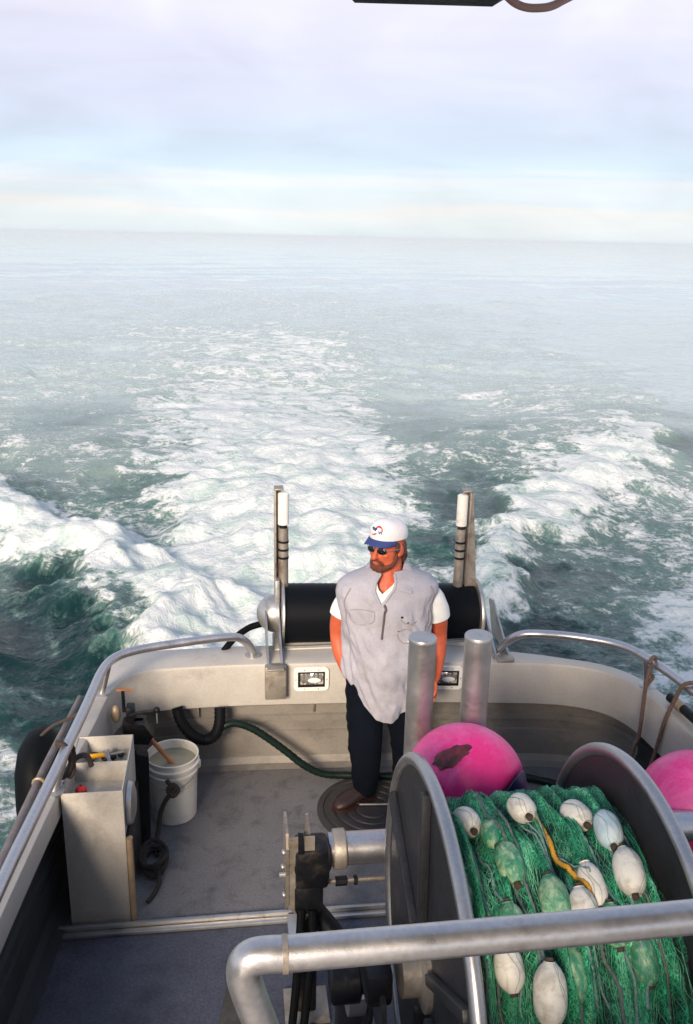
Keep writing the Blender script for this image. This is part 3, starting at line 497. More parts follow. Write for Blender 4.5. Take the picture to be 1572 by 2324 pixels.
mb = MB(); mb.box((.285, 3.14, .28), (.085, .075, .60), bev=.012); mb.build('stand_leg', 'blackmetal', t); MB().box((.285, 3.14, -.014), (.2, .2, .014), bev=.004).build('foot_plate', 'castalu', t)
mb = MB(); mb.tube(cat_rom([V(.32, 3.15, .50), V(.38, 3.12, .43), V(.44, 3.06, .37), V(.49, 2.98, .36)], 6), [.045]*19, 14); mb.build('motor_arm', 'blackmetal', t)
MB().tube([(.43, 3.065, .385), (.436, 3.06, .38)], .05, 16).build('arm_band', 'alu', t)
mb = MB(); mb.tube(cat_rom([V(.255, 3.08, .58), V(.245, 3.04, .44), V(.225, 2.99, .22), V(.20, 2.93, .03), V(.18, 2.86, -.01), V(.12, 2.7, -.01)], 7), .019, 10)
tag(mb.build('hydraulic_hose', 'black', None, loc=(.25, 3, .0)), 'left one of two black hoses hanging from gearbox to the deck', 'hose', 'hydraulic hoses below the gearbox')
mb = MB(); mb.tube(cat_rom([V(.30, 3.07, .58), V(.30, 3.03, .44), V(.275, 2.98, .22), V(.25, 2.92, .03), V(.235, 2.85, -.01), V(.20, 2.7, -.01)], 7), .019, 10)
tag(mb.build('hydraulic_hose', 'black', None, loc=(.3, 3, .0)), 'right one of two black hoses hanging from gearbox to the deck', 'hose', 'hydraulic hoses below the gearbox')

# ------------------------------------------------------------------ the net reel
RC = V(0, 2.30, .985); RX0, RX1, RR_ = .61, 1.297, .682
t = thing('net_reel', (.94, 2.30, 0), 'large aluminium net reel with two round grey flanges holding green net', 'net reel')
for x, nm, lb in ((RX0, 'flange', None), (RX1, 'flange', None)):
    mb = MB(); s = -1 if x == RX0 else 1
    mb.lathe([(0, 0), (.675, 0), (.675, .008), (0, .008)], (x-.004, RC.y, RC.z), (1, 0, 0), 96); o = mb.build('flange', 'flange', t, 40)
    pts = [(x, RC.y+RR_*math.cos(2*math.pi*i/120), RC.z+RR_*math.sin(2*math.pi*i/120)) for i in range(120)]
    MB().tube(pts, .0225, 14, True).build('rim_tube', 'rim', o, 60)
    mb = MB()
    for k in range(6):
        a = R(25+60*k); q = Quaternion((1, 0, 0), a); mb.box(V(x+s*.02, RC.y, RC.z)+q @ V(0, .40, 0), (.03, .50, .035), q, .004)
    mb.build('spoke', 'flange', o)
    MB().lathe([(0, 0), (.13, 0), (.13, .02), (.08, .03), (.08, .09), (0, .09)], (x, RC.y, RC.z), (s, 0, 0), 32).build('hub', 'castalu', o)
MB().tube([(RX0, RC.y, RC.z), (RX1, RC.y, RC.z)], .16, 32).build('core_drum', 'flange', t)
for x, s in ((.44, -1), (1.45, 1)):
    mb = MB(); mb.prism([V(x, 2.18, .98), V(x, 2.42, .98), V(x, 2.75, 0.0), V(x, 2.65, 0.0), V(x, 2.36, .80), V(x, 2.24, .80), V(x, 1.95, 0.0), V(x, 1.85, 0.0)], (0, 0, -.02), (.016, 0, -.02)); mb.build('stand_frame', 'flange', t)
    MB().box((x, 2.30, .99), (.09, .17, .13), bev=.02).build('bearing_block', 'blackmetal', t)
mb = MB(); mb.lathe([(0, 0), (.06, 0), (.07, .01), (.07, .10), (.05, .11), (0, .11)], (.30, 2.42, .84), (1, 0, 0), 20); mb.build('drive_motor', 'blackmetal', t)
mb = MB(); pts = [(.40, 2.52+.115*math.cos(R(a)), .76+.115*math.sin(R(a))) for a in range(170, 385, 12)]
mb.loft([[Vector(p)+V(dx, 0, 0)+(Vector(p)-V(.40, 2.52, .76)).normalized()*dr for dx, dr in ((-.03, -.012), (.03, -.012), (.03, .012), (-.03, .012))] for p in pts]); mb.build('chain_guard', 'alu', t)
MB().box((.40, 2.60, .5), (.10, .09, .42), bev=.01).build('motor_bracket', 'flange', t)

# ------------------------------------------------------------------ the net on the reel
net = thing('fishing_net', (.94, 2.30, 1.5), 'green gillnet wound on the reel with white oval floats and grey lines', 'fishing net')
def netr(x, a):      # lumpy radius of the bundle
    n = .0
    u = np.array([x*7.]); v = np.array([a*2.2])
    n += .030*float(perlin(u, v, 81)[0])+.016*float(perlin(u*2.6, v*1.6, 82)[0])+.009*float(perlin(u*6, v*2.3, 83)[0])
    e = min(x-RX0, RX1-x); return .555+n*1.3-.03*max(0, 1-e/.05)
xs = np.linspace(RX0+.008, RX1-.008, 150); an = np.linspace(0, 2*math.pi, 361)[:-1]
X, A = np.meshgrid(xs, an, indexing='ij'); 
def seamless(fx, fa, seed): 
    n1_ = perlin(X*fx, A*fa, seed); n2_ = perlin(X*fx, (A-2*math.pi)*fa, seed); w = sstep(5.6, 6.28, A); return n1_*(1-w)+n2_*w
def bundle_r(Xv, Av):
    wx = Xv+.012*perlin(Av*1.6, Xv*3, 86)
    f1 = perlin(wx*13, Av*.9, 81); f2 = perlin(wx*30+3, Av*1.4, 82); f3 = perlin(wx*70, Av*2.5, 83)
    n = .040*(1-np.abs(f1)*1.9)-.012+.017*f2+.008*f3+.012*perlin(Xv*5, Av*4, 87)+.0035*perlin(Xv*120, Av*22, 84)+.0025*perlin(Xv*200, Av*60, 85)
    e = np.minimum(Xv-RX0, RX1-Xv); return .518+n*1.15-.03*np.clip(1-e/.05, 0, 1)
RB = bundle_r(X, A); w = sstep(5.7, 6.28, A); RB = RB*(1-w)+bundle_r(X, A-2*math.pi)*w
mb = MB(); mb.loft([[V(X[i, j], RC.y+RB[i, j]*math.cos(A[i, j]), RC.z+RB[i, j]*math.sin(A[i, j])) for j in range(len(an))] for i in range(len(xs))], True, True)
mm = bpy.data.materials.new('green_net_twine'); mm.use_nodes = True; tt = mm.node_tree; b = tt.nodes['Principled BSDF']; n_ = tt.nodes.new; k_ = tt.links.new
b.inputs['Roughness'].default_value = .6
g = n_('ShaderNodeNewGeometry'); mpn = n_('ShaderNodeMapping'); mpn.inputs['Scale'].default_value = (1, .5, .5); k_(g.outputs['Position'], mpn.inputs[0])
w1 = n_('ShaderNodeTexNoise'); w1.inputs['Scale'].default_value = 9; w1.inputs['Detail'].default_value = 7; w1.inputs['Roughness'].default_value = .7; w1.inputs['Distortion'].default_value = .8; k_(mpn.outputs[0], w1.inputs[0])
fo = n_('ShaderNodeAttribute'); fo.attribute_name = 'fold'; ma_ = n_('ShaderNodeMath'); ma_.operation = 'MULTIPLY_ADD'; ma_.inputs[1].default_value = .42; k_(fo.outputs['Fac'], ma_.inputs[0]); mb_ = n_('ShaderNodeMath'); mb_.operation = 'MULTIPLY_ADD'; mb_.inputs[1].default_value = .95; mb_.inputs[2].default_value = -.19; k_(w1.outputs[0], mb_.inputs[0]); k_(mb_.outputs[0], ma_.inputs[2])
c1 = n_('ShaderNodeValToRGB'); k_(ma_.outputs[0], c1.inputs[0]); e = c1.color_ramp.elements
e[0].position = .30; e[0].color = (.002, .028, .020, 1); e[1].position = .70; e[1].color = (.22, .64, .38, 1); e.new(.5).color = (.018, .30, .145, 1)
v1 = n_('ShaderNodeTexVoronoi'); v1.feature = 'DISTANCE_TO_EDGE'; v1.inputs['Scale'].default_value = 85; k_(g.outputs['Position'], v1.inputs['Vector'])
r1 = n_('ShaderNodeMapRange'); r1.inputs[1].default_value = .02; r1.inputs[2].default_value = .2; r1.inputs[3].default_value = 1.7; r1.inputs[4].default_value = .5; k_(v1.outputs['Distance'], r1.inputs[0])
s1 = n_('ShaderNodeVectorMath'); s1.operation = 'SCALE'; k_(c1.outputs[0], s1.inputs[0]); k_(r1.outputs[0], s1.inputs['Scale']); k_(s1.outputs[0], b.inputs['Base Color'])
bp = n_('ShaderNodeBump'); bp.inputs['Strength'].default_value = .8; bp.inputs['Distance'].default_value = .004; k_(r1.outputs[0], bp.inputs['Height']); k_(bp.outputs[0], b.inputs['Normal'])
M['net'] = mm
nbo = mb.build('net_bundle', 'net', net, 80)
at_ = nbo.data.attributes.new('fold', 'FLOAT', 'POINT'); at_.data.foreach_set('value', np.clip((RB-.50)/.10, 0, 1).ravel().astype(np.float32))  # crease shade painted by bundle height: valleys dark, ridges bright
M['twine'] = mat('net_twine_strand', (.03, .30, .16), .6, 0, .5, 14, col2=(.20, .60, .40), c2amt=.5, c2scale=11)
def brad(x, a):
    return float(bundle_r(np.array([x]), np.array([a % (2*math.pi)]))[0])
def netpt(x, a, dr=0.): r = brad(x, a)+dr; return V(x, RC.y+r*math.cos(a), RC.z+r*math.sin(a))
# loose meshes: crossing strands that wander round the drum
X_ = []
mb = MB(); nst = 300
for i in range(nst):
    x = RX0+.03+(RX1-RX0-.06)*random.random(); a0 = R(random.uniform(35, 150)); ln = R(random.uniform(12, 55)); s_ = max(5, int(ln/R(2.2))); ph = random.random()*6; am = random.uniform(.004, .014); dx = random.gauss(0, .035); fr_ = random.uniform(14, 34)
    aa = np.array([a0+ln*j/s_ for j in range(s_+1)]); xx = np.clip(x+dx*np.arange(s_+1)/s_+am*np.sin(aa*fr_+ph), RX0+.02, RX1-.02)
    rv = bundle_r(xx, aa)+.002+.004*random.random()
    mb.tube([V(xx[j], RC.y+rv[j]*math.cos(aa[j]), RC.z+rv[j]*math.sin(aa[j])) for j in range(s_+1)], random.choice([.0008, .0010, .0013]), 3, cap=False)
for i in range(260):      # threads pulled tight round the drum
    x = RX0+.02+(RX1-RX0-.04)*random.random(); a0 = R(random.uniform(30, 120)); ln = R(random.uniform(25, 70)); s_ = int(ln/R(2.5)); dx = random.gauss(0, .012)
    aa = np.array([a0+ln*j/s_ for j in range(s_+1)]); xx = np.clip(x+dx*np.arange(s_+1)/s_+.003*np.sin(aa*9+i), RX0+.01, RX1-.01); rv = bundle_r(xx, aa)+.0015+.004*random.random()
    mb.tube([V(xx[j], RC.y+rv[j]*math.cos(aa[j]), RC.z+rv[j]*math.sin(aa[j])) for j in range(s_+1)], random.choice([.0007, .0009, .0012]), 3, cap=False)
# diamond meshes draped over the top layer
for q in range(26):
    x0_ = RX0+.05+(RX1-RX0-.16)*random.random(); a0 = random.uniform(R(50), R(135)); wd = random.uniform(.05, .10)
    for s in range(9):
        pts = []
        for j in range(9):
            a = a0+j*R(2.1)+s*R(.5); xx = x0_+wd*(s/9)+(.007 if (j+s) % 2 else -.007)
            xx = min(max(xx, RX0+.02), RX1-.02); pts.append(netpt(xx, a, .006+.004*math.sin(j+q)))
        mb.tube(pts, .0011, 3, cap=False)
o = mb.build('loose_mesh', 'twine', net, 180); o['kind'] = 'stuff'
# lead lines and float lines wound with the net
for i, (x, dx, a0, a1, r_, m_) in enumerate(((.70, .03, 40, 170, .0045, 'leadline'), (.80, .05, 60, 175, .005, 'leadline'), (.845, .01, 75, 160, .0045, 'leadline'), (.905, .10, 82, 150, .0035, 'cork'), (.915, .12, 82, 150, .0035, 'cork'),
                                            (1.0, .08, 98, 160, .006, 'leadline'), (1.09, .02, 95, 165, .0045, 'cork'), (.66, .02, 92, 160, .004, 'leadline'), (.93, .02, 112, 165, .0055, 'leadline'), (1.15, -.01, 85, 150, .005, 'cork'), (.755, .02, 92, 150, .0035, 'cork'), (1.2, .01, 90, 165, .004, 'leadline'))):
    n = 60; pts = [netpt(x+dx*j/n+.006*math.sin(j*.35+i), R(a0+(a1-a0)*j/n), .006) for j in range(n+1)]
    MB().tube(pts, [r_*(1+.25*(j % 2)) for j in range(n+1)], 7).build('net_line', m_, net, 180)
mb = MB(); n = 50
pts = [netpt(.955+.072*(j/n)+.008*math.sin(j*.2), R(84+38*j/n), .021+.004*math.sin(j*.5)) for j in range(n+1)]
mb.tube(pts, [.0075*(1+.15*(j % 2)) for j in range(n+1)], 8); mb.build('yellow_rope', 'yellow', net, 180)
mb = MB(); pts = [netpt(.945+.11*(j/n)-.018*math.sin(j/n*3.1), R(84+30*j/n), .022) for j in range(n+1)]; mb.tube(pts, .003, 6); mb.build('net_line', 'cork', net)
def make_float(x, deg, ln, rad, tw=0., m_='float', dr=.02, label=None):
    a = R(deg); rb = brad(x, a)+dr; c = V(x, RC.y+rb*math.cos(a), RC.z+rb*math.sin(a)); T = V(0, -math.sin(a), math.cos(a)); T = (T+V(tw, 0, 0)).normalized()
    h = ln/2; prof = [(.012, -h+.006), (.018, -h)]
    for k in range(13): u = -1+2*k/12; prof.append((rad*(1-abs(u)**3.0*.62)*(1 if abs(u) < .99 else .93), h*u*.985))
    prof += [(.018, h), (.012, h-.006)]
    mb = MB(); mb.lathe(prof, c, T, 28); o = mb.build('float', m_, net, 45, label=label)
    MB().tube([c-T*(h+.010), c-T*(h-.012)], .011, 10).build('rope_end', 'darkrope', o); MB().tube([c+T*(h-.012), c+T*(h+.010)], .011, 10).build('rope_end', 'darkrope', o)
    mb = MB(); nrm_ = V(0, math.cos(a), math.sin(a))
    for k in range(2):
        b_ = random.uniform(-.8, .8); pts = []
        for j in range(11):
            u = -1+2*j/10; th_ = b_+.3*math.sin(j*.6+k); r2 = rad*(1-abs(u)**3.0*.62)+.0015; B = T.cross(nrm_); pts.append(c+T*h*u*.97+(nrm_*math.cos(th_)+B*math.sin(th_))*r2)
        mb.tube(pts, .0006, 4)
    mb.build('float_twine', 'cork', o); return o
for x, d, ln, rad, tw, m_, dr, lb in ((.737, 81, .12, .045, .15, 'float', .045, 'round white float at far left on top of net'), (.92, 82, .115, .044, .1, 'float', .035, 'round white float on top of net beside yellow rope'), (1.105, 83, .125, .047, .2, 'float', .048, 'round white float on top of net near right flange'),
        (1.165, 95, .15, .043, -.15, 'floatb', .014, 'pale blue float near right flange'), (1.165, 112, .15, .046, -.1, 'float', .028, 'largest white float against right flange'), (1.05, 114, .14, .038, .05, 'float', -.002, None), (.99, 123, .14, .043, -.05, 'float', .018, None),
        (.745, 136, .125, .042, .06, 'float', .012, None), (.84, 143, .165, .047, -.12, 'float', .030, 'long white float lowest on the net')):
    make_float(x, d, ln, rad, tw, m_, dr, lb)
# floats lying under a green layer of net
M['float_under'] = mat('float_seen_through_net', (.30, .42, .26), .6, 0, .3, 30, col2=(.03, .20, .11), c2amt=.7, c2scale=38, stretch=(1, .6, .6))
for x, d, ln, rad in ((.82, 104, .15, .042), (.915, 119, .15, .045), (.655, 112, .14, .04), (.80, 90.5, .11, .036), (.775, 125, .13, .04), (1.075, 127, .12, .04), (.945, 140, .15, .042), (1.15, 137, .13, .038)):
    make_float(x, d, ln, rad, .02, 'float_under', -.008, 'pale green float half buried under net')

# ------------------------------------------------------------------ pink buoys
def buoy(c, r, ax, label, mark=True, nm='buoy'):
    t = thing('buoy', tuple(c-V(0, 0, r)), label, 'buoy'); ax = Vector(ax).normalized()
    prof = []
    for k in range(0, 41): a = math.pi*k/40; prof.append((r*math.sin(a)*(1-.02*math.cos(a)), -r*math.cos(a)*1.04))
    cut = [p for p in prof if p[1] < r*.72]
    MB().lathe(cut, c, ax, 48).build('ball', 'pink', t, 60)
    capp = [p for p in prof if p[1] > r*.70]; capp = [(capp[0][0]+.002, capp[0][1])]+[(p[0]+.003, p[1]+.003) for p in capp]
    MB().lathe([(0, capp[0][1])]+capp+[(.05, r*1.06), (.045, r*1.16), (.02, r*1.2), (0, r*1.2)], c, ax, 40).build('end_cap', 'bluevinyl', t, 50)
    if mark:
        d0 = Vector(mark).normalized(); u = d0.orthogonal().normalized(); 
        u = (V(1, .1, .35)-d0*d0.dot(V(1, .1, .35))).normalized(); w = d0.cross(u); mb = MB(); nn = 36; ring = []
        cen = [c+d0*(r*1.012)]
        rr0 = [1+.12*math.sin(3*q*2*math.pi/nn+1)+.06*math.sin(7*q*2*math.pi/nn)+.05*math.sin(11*q*2*math.pi/nn+2) for q in range(nn)]
        rings = []
        for f in (.02, .35, .7, 1.):
            rings.append([c+(d0+u*math.cos(2*math.pi*q/nn)*.36*f*rr0[q]+w*math.sin(2*math.pi*q/nn)*.17*f*rr0[q]).normalized()*(r*(1.021 if f < .9 else 1.004)) for q in range(nn)])
        mb.loft(rings, True, False); mb.build('scuff_mark', 'tar', t, 60)
    return t
buoy(V(.925, 3.045, 1.185), .238, (.72, -.62, -.30), 'pink ball buoy with dark smudge, wedged between net and tall posts', (-.40, -.42, .81))
buoy(V(2.19, 3.42, .70), .27, (.85, .25, .45), 'pink ball buoy at right edge, against the bulwark behind the reel', None)

# ------------------------------------------------------------------ bin, bucket, vice, ropes, hose
t = thing('tool_bin', (-.70, 3.98, 0), 'tall grey aluminium two compartment bin standing against left bulwark', 'bin')
x0, x1, y0, y1, zt, wt = -.835, -.560, 3.73, 4.235, .765, .006
mb = MB(); mb.box(((x0+x1)/2, y0+wt/2, zt/2), (x1-x0, wt, zt), bev=.0015); mb.build('front_wall', 'plate', t)
mb = MB(); mb.box(((x0+x1)/2, y1-wt/2, zt/2), (x1-x0, wt, zt), bev=.0015); mb.build('back_wall', 'plate', t)
mb = MB(); mb.box((x0-wt/2, (y0+y1)/2, zt/2), (wt, y1-y0, zt), bev=.0015); mb.box((x1+wt/2, (y0+y1)/2, zt/2), (wt, y1-y0, zt-.001), bev=.0015); mb.build('side_wall', 'plate', t)
MB().box(((x0+x1)/2, 4.0, zt-.065), (x1-x0, wt, .115), bev=.0015).build('divider', 'plate', t)
MB().box(((x0+x1)/2, (y0+y1)/2, zt-.12), (x1-x0, y1-y0-.01, .006)).build('tray', 'plate', t)
MB().tube([(x1+.022, y0+.012, .01), (x1+.022, y0+.012, .49)], .017, 14).build('corner_pipe', 'tan', t)
mb = MB(); mb.lathe([(0, 0), (.105, 0), (.11, .006), (.10, .028), (.06, .040), (0, .045)], (x1+wt, 3.87, .60), (1, 0, 0), 32); mb.build('round_cover', 'alu', t, 40)
MB().box((x1+.012, 3.98, .30), (.016, .46, .40), bev=.004).build('side_panel', 'blackmetal', t)
zb_ = zt-.117
def one(name, mb, m, label, cat, loc, group=None): o = mb.build(name, m, None, 50, loc=loc); return tag(o, label, cat, group)
t2 = thing('red_float', (-.77, 3.80, zb_), 'small round red float in the near compartment of the grey bin', 'float')
MB().ell((-.775, 3.875, zb_+.030), (.030, .030, .030)).build('float_ball', 'red', t2); MB().tube([(-.775, 3.875, zb_+.058), (-.775, 3.875, zb_+.066)], .007, 10).build('float_plug', 'darkrope', t2)
t2 = thing('hand_knife', (-.72, 4.13, zb_), 'yellow handled knife lying across far compartment of the grey bin', 'knife')
MB().tube([(-.775, 4.13, zb_+.06), (-.77, 4.13, zb_+.06), (-.70, 4.14, zb_+.06), (-.69, 4.14, zb_+.055)], [.008, .014, .012, .007], 10).build('knife_handle', 'yel', t2)
mb = MB(); mb.prism([V(-.69, 4.132, zb_+.055), V(-.69, 4.148, zb_+.055), V(-.61, 4.152, zb_+.07), V(-.59, 4.140, zb_+.07)], (0, 0, 0), (0, 0, .003)); mb.build('blade', 'castalu', t2)
t2 = thing('pliers', (-.70, 4.1, zb_), 'grey steel pliers with red grips in far compartment of the bin', 'pliers')
mb = MB(); mb.tube([(-.70, 4.16, zb_+.07), (-.66, 4.09, zb_+.055), (-.645, 4.05, zb_+.04)], .007, 8); mb.tube([(-.68, 4.17, zb_+.07), (-.67, 4.10, zb_+.055), (-.665, 4.05, zb_+.04)], .007, 8); mb.ell((-.675, 4.12, zb_+.06), (.014, .014, .006)); mb.build('jaws', 'alu', t2)
MB().tube([(-.735, 4.06, zb_+.05), (-.70, 4.055, zb_+.06), (-.66, 4.06, zb_+.05)], [.012, .018, .012], 10).build('grip', 'red', t2)
mb = MB()
for k in range(14): mb.ell((random.uniform(-.80, -.60), random.uniform(4.04, 4.21), zb_+.018), (random.uniform(.015, .03), random.uniform(.015, .035), .015), Quaternion((0, 0, 1), random.random()*3), 10, 6)
one('tool_clutter', mb, 'blackmetal', 'dark heap of small gear under the yellow handled knife', 'gear', (-.7, 4.12, zb_))

t = thing('bucket', (-.385, 4.60, 0), 'white plastic bucket of cloudy water with a wooden stick in it', 'bucket')
bc = V(-.385, 4.60, 0)
MB().lathe([(0, .0), (.126, 0), (.130, .006), (.142, .30), (.150, .305), (.151, .318), (.143, .322), (.144, .345), (.155, .350), (.156, .364), (.146, .368), (.147, .395), (.153, .40), (.153, .408), (.148, .410), (.143, .404), (.140, .33), (.124, .012), (0, .012)], bc, n=48).build('pail', 'bucket', t, 25)
MB().lathe([(0, .355), (.1405, .355), (.1405, .350), (0, .350)], bc, n=40).build('bait_water', 'liquid', t)
pts = [bc+V(.156*math.cos(R(a)), .156*math.sin(R(a)), .33-.07*math.sin(R(-a))**2) for a in range(0, -181, -10)]
MB().tube(pts, .0028, 6).build('bail_wire', 'castalu', t)
for s in (-1, 1): MB().box(bc+V(s*.152, 0, .33), (.02, .03, .045), bev=.006).build('handle_ear', 'bucket', t)
mb = MB(); mb.tube([(-.375, 4.57, .345), (-.45, 4.625, .41), (-.585, 4.72, .53)], [.013, .014, .012], 12)
one('wooden_stick', mb, 'wood', 'orange wooden stick leaning in the white bucket', 'stick', (-.385, 4.58, .34))
def rope(name, paths, r, m_, label, cat, loc, group=None, n=8):
    mb = MB()
    for p in paths: q = cat_rom(p, 8); mb.tube(q, [r*(1+.13*(i % 2)) for i in range(len(q))], n)
    return one(name, mb, m_, label, cat, loc, group)
rope('rope', [[V(-.41, 4.425, .345), V(-.385, 4.41, .32), V(-.36, 4.405, .305), V(-.385, 4.40, .27), V(-.42, 4.40, .22), V(-.45, 4.40, .14), V(-.46, 4.38, .06), V(-.47, 4.33, .012), V(-.46, 4.2, .012)],
              [V(-.37, 4.41, .32), V(-.345, 4.41, .285), V(-.375, 4.39, .26), V(-.40, 4.40, .30), V(-.36, 4.405, .325)]], .013, 'darkrope', 'short dark knotted rope hanging down the front of the white bucket', 'rope', (-.40, 4.40, .012))
coil = []
for k in range(5):
    coil.append([V(-.47+.06*math.cos(R(a))*(1+.2*math.sin(k*2.)), 4.14+.10*math.sin(R(a))*(1+.15*math.cos(k*1.3)), .02+.014*k+.012*math.sin(R(a*2+k*50))) for a in range(k*37, k*37+361, 40)])
coil.append([V(-.44, 4.05, .03), V(-.43, 3.98, .02), V(-.45, 3.90, .015), V(-.48, 3.84, .015)])
rope('rope_coil', coil, .011, 'tarrope', 'small heap of coiled dark rope on deck beside the grey bin', 'rope', (-.47, 4.14, 0))
rope('rope', [[V(-.535, 4.36, .52), V(-.535, 4.34, .4), V(-.53, 4.33, .25), V(-.525, 4.31, .10), V(-.52, 4.28, .02)]], .022, 'black', 'black cord hanging from the vice down behind the grey bin', 'cord', (-.53, 4.33, .02))
mb = MB(); mb.prism([V(-.56, 4.27, .02), V(-.50, 4.30, .02), V(-.49, 4.33, .56), V(-.55, 4.30, .60), V(-.585, 4.27, .5)], (0, 0, 0), (-.01, .06, 0))
one('oilskin_apron', mb, 'black', 'black waterproof apron hanging between bin and white bucket', 'apron', (-.53, 4.30, .02))
# bench vice on the corner
t = thing('bench_vice', (-.62, 4.66, .5), 'small dark bench vice with crank handle mounted in left bulwark corner', 'vice')
mb = MB(); mb.box((-.60, 4.68, .56), (.14, .10, .08), bev=.02); mb.box((-.62, 4.68, .64), (.05, .08, .10), bev=.012); mb.prism([V(-.66, 4.62, .60), V(-.54, 4.60, .60), V(-.49, 4.60, .52), V(-.52, 4.60, .47), V(-.66, 4.62, .47)], (0, 0, 0), (0, .08, 0)); mb.build('vice_body', 'blackmetal', t)
MB().tube([(-.62, 4.62, .655), (-.57, 4.61, .675), (-.47, 4.60, .695)], [.010, .012, .009], 10).ell((-.462, 4.60, .697), (.019, .019, .019)).build('crank_handle', 'blackmetal', t)
MB().tube([(-.655, 4.66, .66), (-.655, 4.66, .80)], .010, 10).build('clamp_screw', 'blackmetal', t)
MB().tube([(-.69, 4.66, .80), (-.60, 4.66, .80)], .008, 10).build('tommy_bar', 'wood', t)
MB().ell((-.70, 4.64, .66), (.028, .03, .055)).build('brass_housing', 'tan', t)
MB().tube([(-.463, 4.60, .68), (-.463, 4.60, .61)], .004, 6).build('chain', 'alu', t)
# hoses in the stern
hp = [V(-.16, 4.90, .30), V(-.10, 4.91, .375), V(-.02, 4.92, .395), V(.08, 4.915, .36), V(.18, 4.90, .295), V(.30, 4.88, .20), V(.42, 4.86, .10), V(.54, 4.85, .04), V(.70, 4.84, .026), V(1.0, 4.80, .026), V(1.4, 4.76, .026), V(1.8, 4.72, .026), V(2.2, 4.5, .026)]
rope('deck_hose', [hp], .0225, 'hose', 'long dark green hose running along the foot of the stern bulwark', 'hose', (0, 4.9, .02), n=14)
rope('suction_hose', [[V(-.375, 4.965, .50), V(-.35, 4.93, .42), V(-.29, 4.90, .345), V(-.22, 4.885, .31), V(-.15, 4.89, .33), V(-.115, 4.91, .40), V(-.11, 4.96, .49)]], .033, 'black', 'thick black hose looped under the bulwark lip above the white bucket', 'hose', (-.25, 4.9, .3), n=14)
# fender and pole outboard on the left
t = thing('fender', (-1.09, 4.2, -.3), 'large black rubber fender hanging outside the left bulwark', 'fender')
rg = []
for r_, h_ in [(.02, -.62), (.5, -.60), (.84, -.54), (.97, -.45), (1, -.2), (1, .2), (.95, .36), (.8, .46), (.5, .525), (.2, .545), (.02, .55)]: rg.append([V(-1.065+.135*r_*math.cos(R(a)), 4.33+.27*r_*math.sin(R(a)), .19+h_) for a in range(0, 360, 10)])
MB().loft(rg).build('fender_body', 'black', t, 60)
MB().tube(cat_rom([V(-1.06, 4.32, .72), V(-.98, 4.30, .80), V(-.88, 4.27, .86), V(-.80, 4.24, .92)], 6), .009, 8).build('fender_rope', 'darkrope', t)
t = thing('boat_pole', (-.98, 3.4, .8), 'weathered grey wooden pole lashed outside the left handrail', 'pole')
MB().tube([(-.885, 4.60, .80), (-.945, 3.9, .80), (-.985, 3.2, .81), (-1.045, 2.2, .82)], [.014, .020, .022, .022], 14).build('pole_shaft', 'pole', t)
for y_, x_ in ((3.78, -.963),): MB().tube([(x_+.014+.025*math.cos(R(a)), y_, .80+.025*math.sin(R(a))) for a in range(0, 360, 30)], .008, 8, True).build('lashing', 'tan', t)
t = thing('boat_pole', (2.56, 3.6, .77), 'dark round pole lying on the right bulwark under the handrail', 'pole')
MB().tube([(2.50, 4.30, .80), (2.545, 3.7, .81), (2.58, 2.8, .82)], .028, 12).build('pole_shaft', 'blackmetal', t); MB().tube([(2.505, 4.22, .80), (2.51, 4.16, .80)], .032, 12).build('pole_band', 'tan', t)
rope('rope', [[V(-.86, 3.80, 1.0), V(-.82, 3.80, .985), V(-.80, 3.82, .90), V(-.81, 3.83, .84), V(-.84, 3.82, .80), V(-.87, 3.80, .82)], [V(-.84, 3.84, .80), V(-.79, 3.88, .86), V(-.74, 3.90, .86), V(-.72, 3.90, .80)], [V(-.86, 3.84, .96), V(-.80, 3.86, .94), V(-.80, 3.85, .82), V(-.82, 3.84, .78)]], .013, 'darkrope', 'dark rope knotted round left handrail post above the grey bin', 'rope', (-.84, 3.8, .78))
# ropes at the right
rope('rope', [[V(2.395, 4.40, .97), V(2.43, 4.42, 1.0), V(2.46, 4.44, .97), V(2.41, 4.40, .94), V(2.385, 4.38, .85), V(2.385, 4.38, .7), V(2.38, 4.37, .58), V(2.37, 4.36, .50), V(2.34, 4.34, .46), V(2.33, 4.33, .40)],
              [V(2.40, 4.42, .86), V(2.43, 4.44, .88), V(2.46, 4.45, .85), V(2.41, 4.42, .82), V(2.39, 4.40, .85)]], .011, 'rope', 'longer brown rope hanging from right handrail bend, tied off at its end', 'rope', (2.39, 4.38, .4))
rope('rope', [[V(2.53, 4.15, .90), V(2.54, 4.12, .97), V(2.50, 4.10, 1.0), V(2.46, 4.12, .97), V(2.445, 4.16, .85), V(2.43, 4.2, .70), V(2.42, 4.22, .55), V(2.40, 4.22, .42), V(2.38, 4.22, .36)]], .011, 'rope', 'second brown rope looped over the right handrail just forward of its bend', 'rope', (2.43, 4.2, .35))
rope('rope', [[V(2.54, 4.0, .93), V(2.60, 4.0, .96), V(2.62, 4.0, .86), V(2.57, 3.98, .82), V(2.545, 3.97, .88)]], .007, 'rope', 'thin brown rope loop round rail and dark pole at right', 'rope', (2.57, 4, .82))

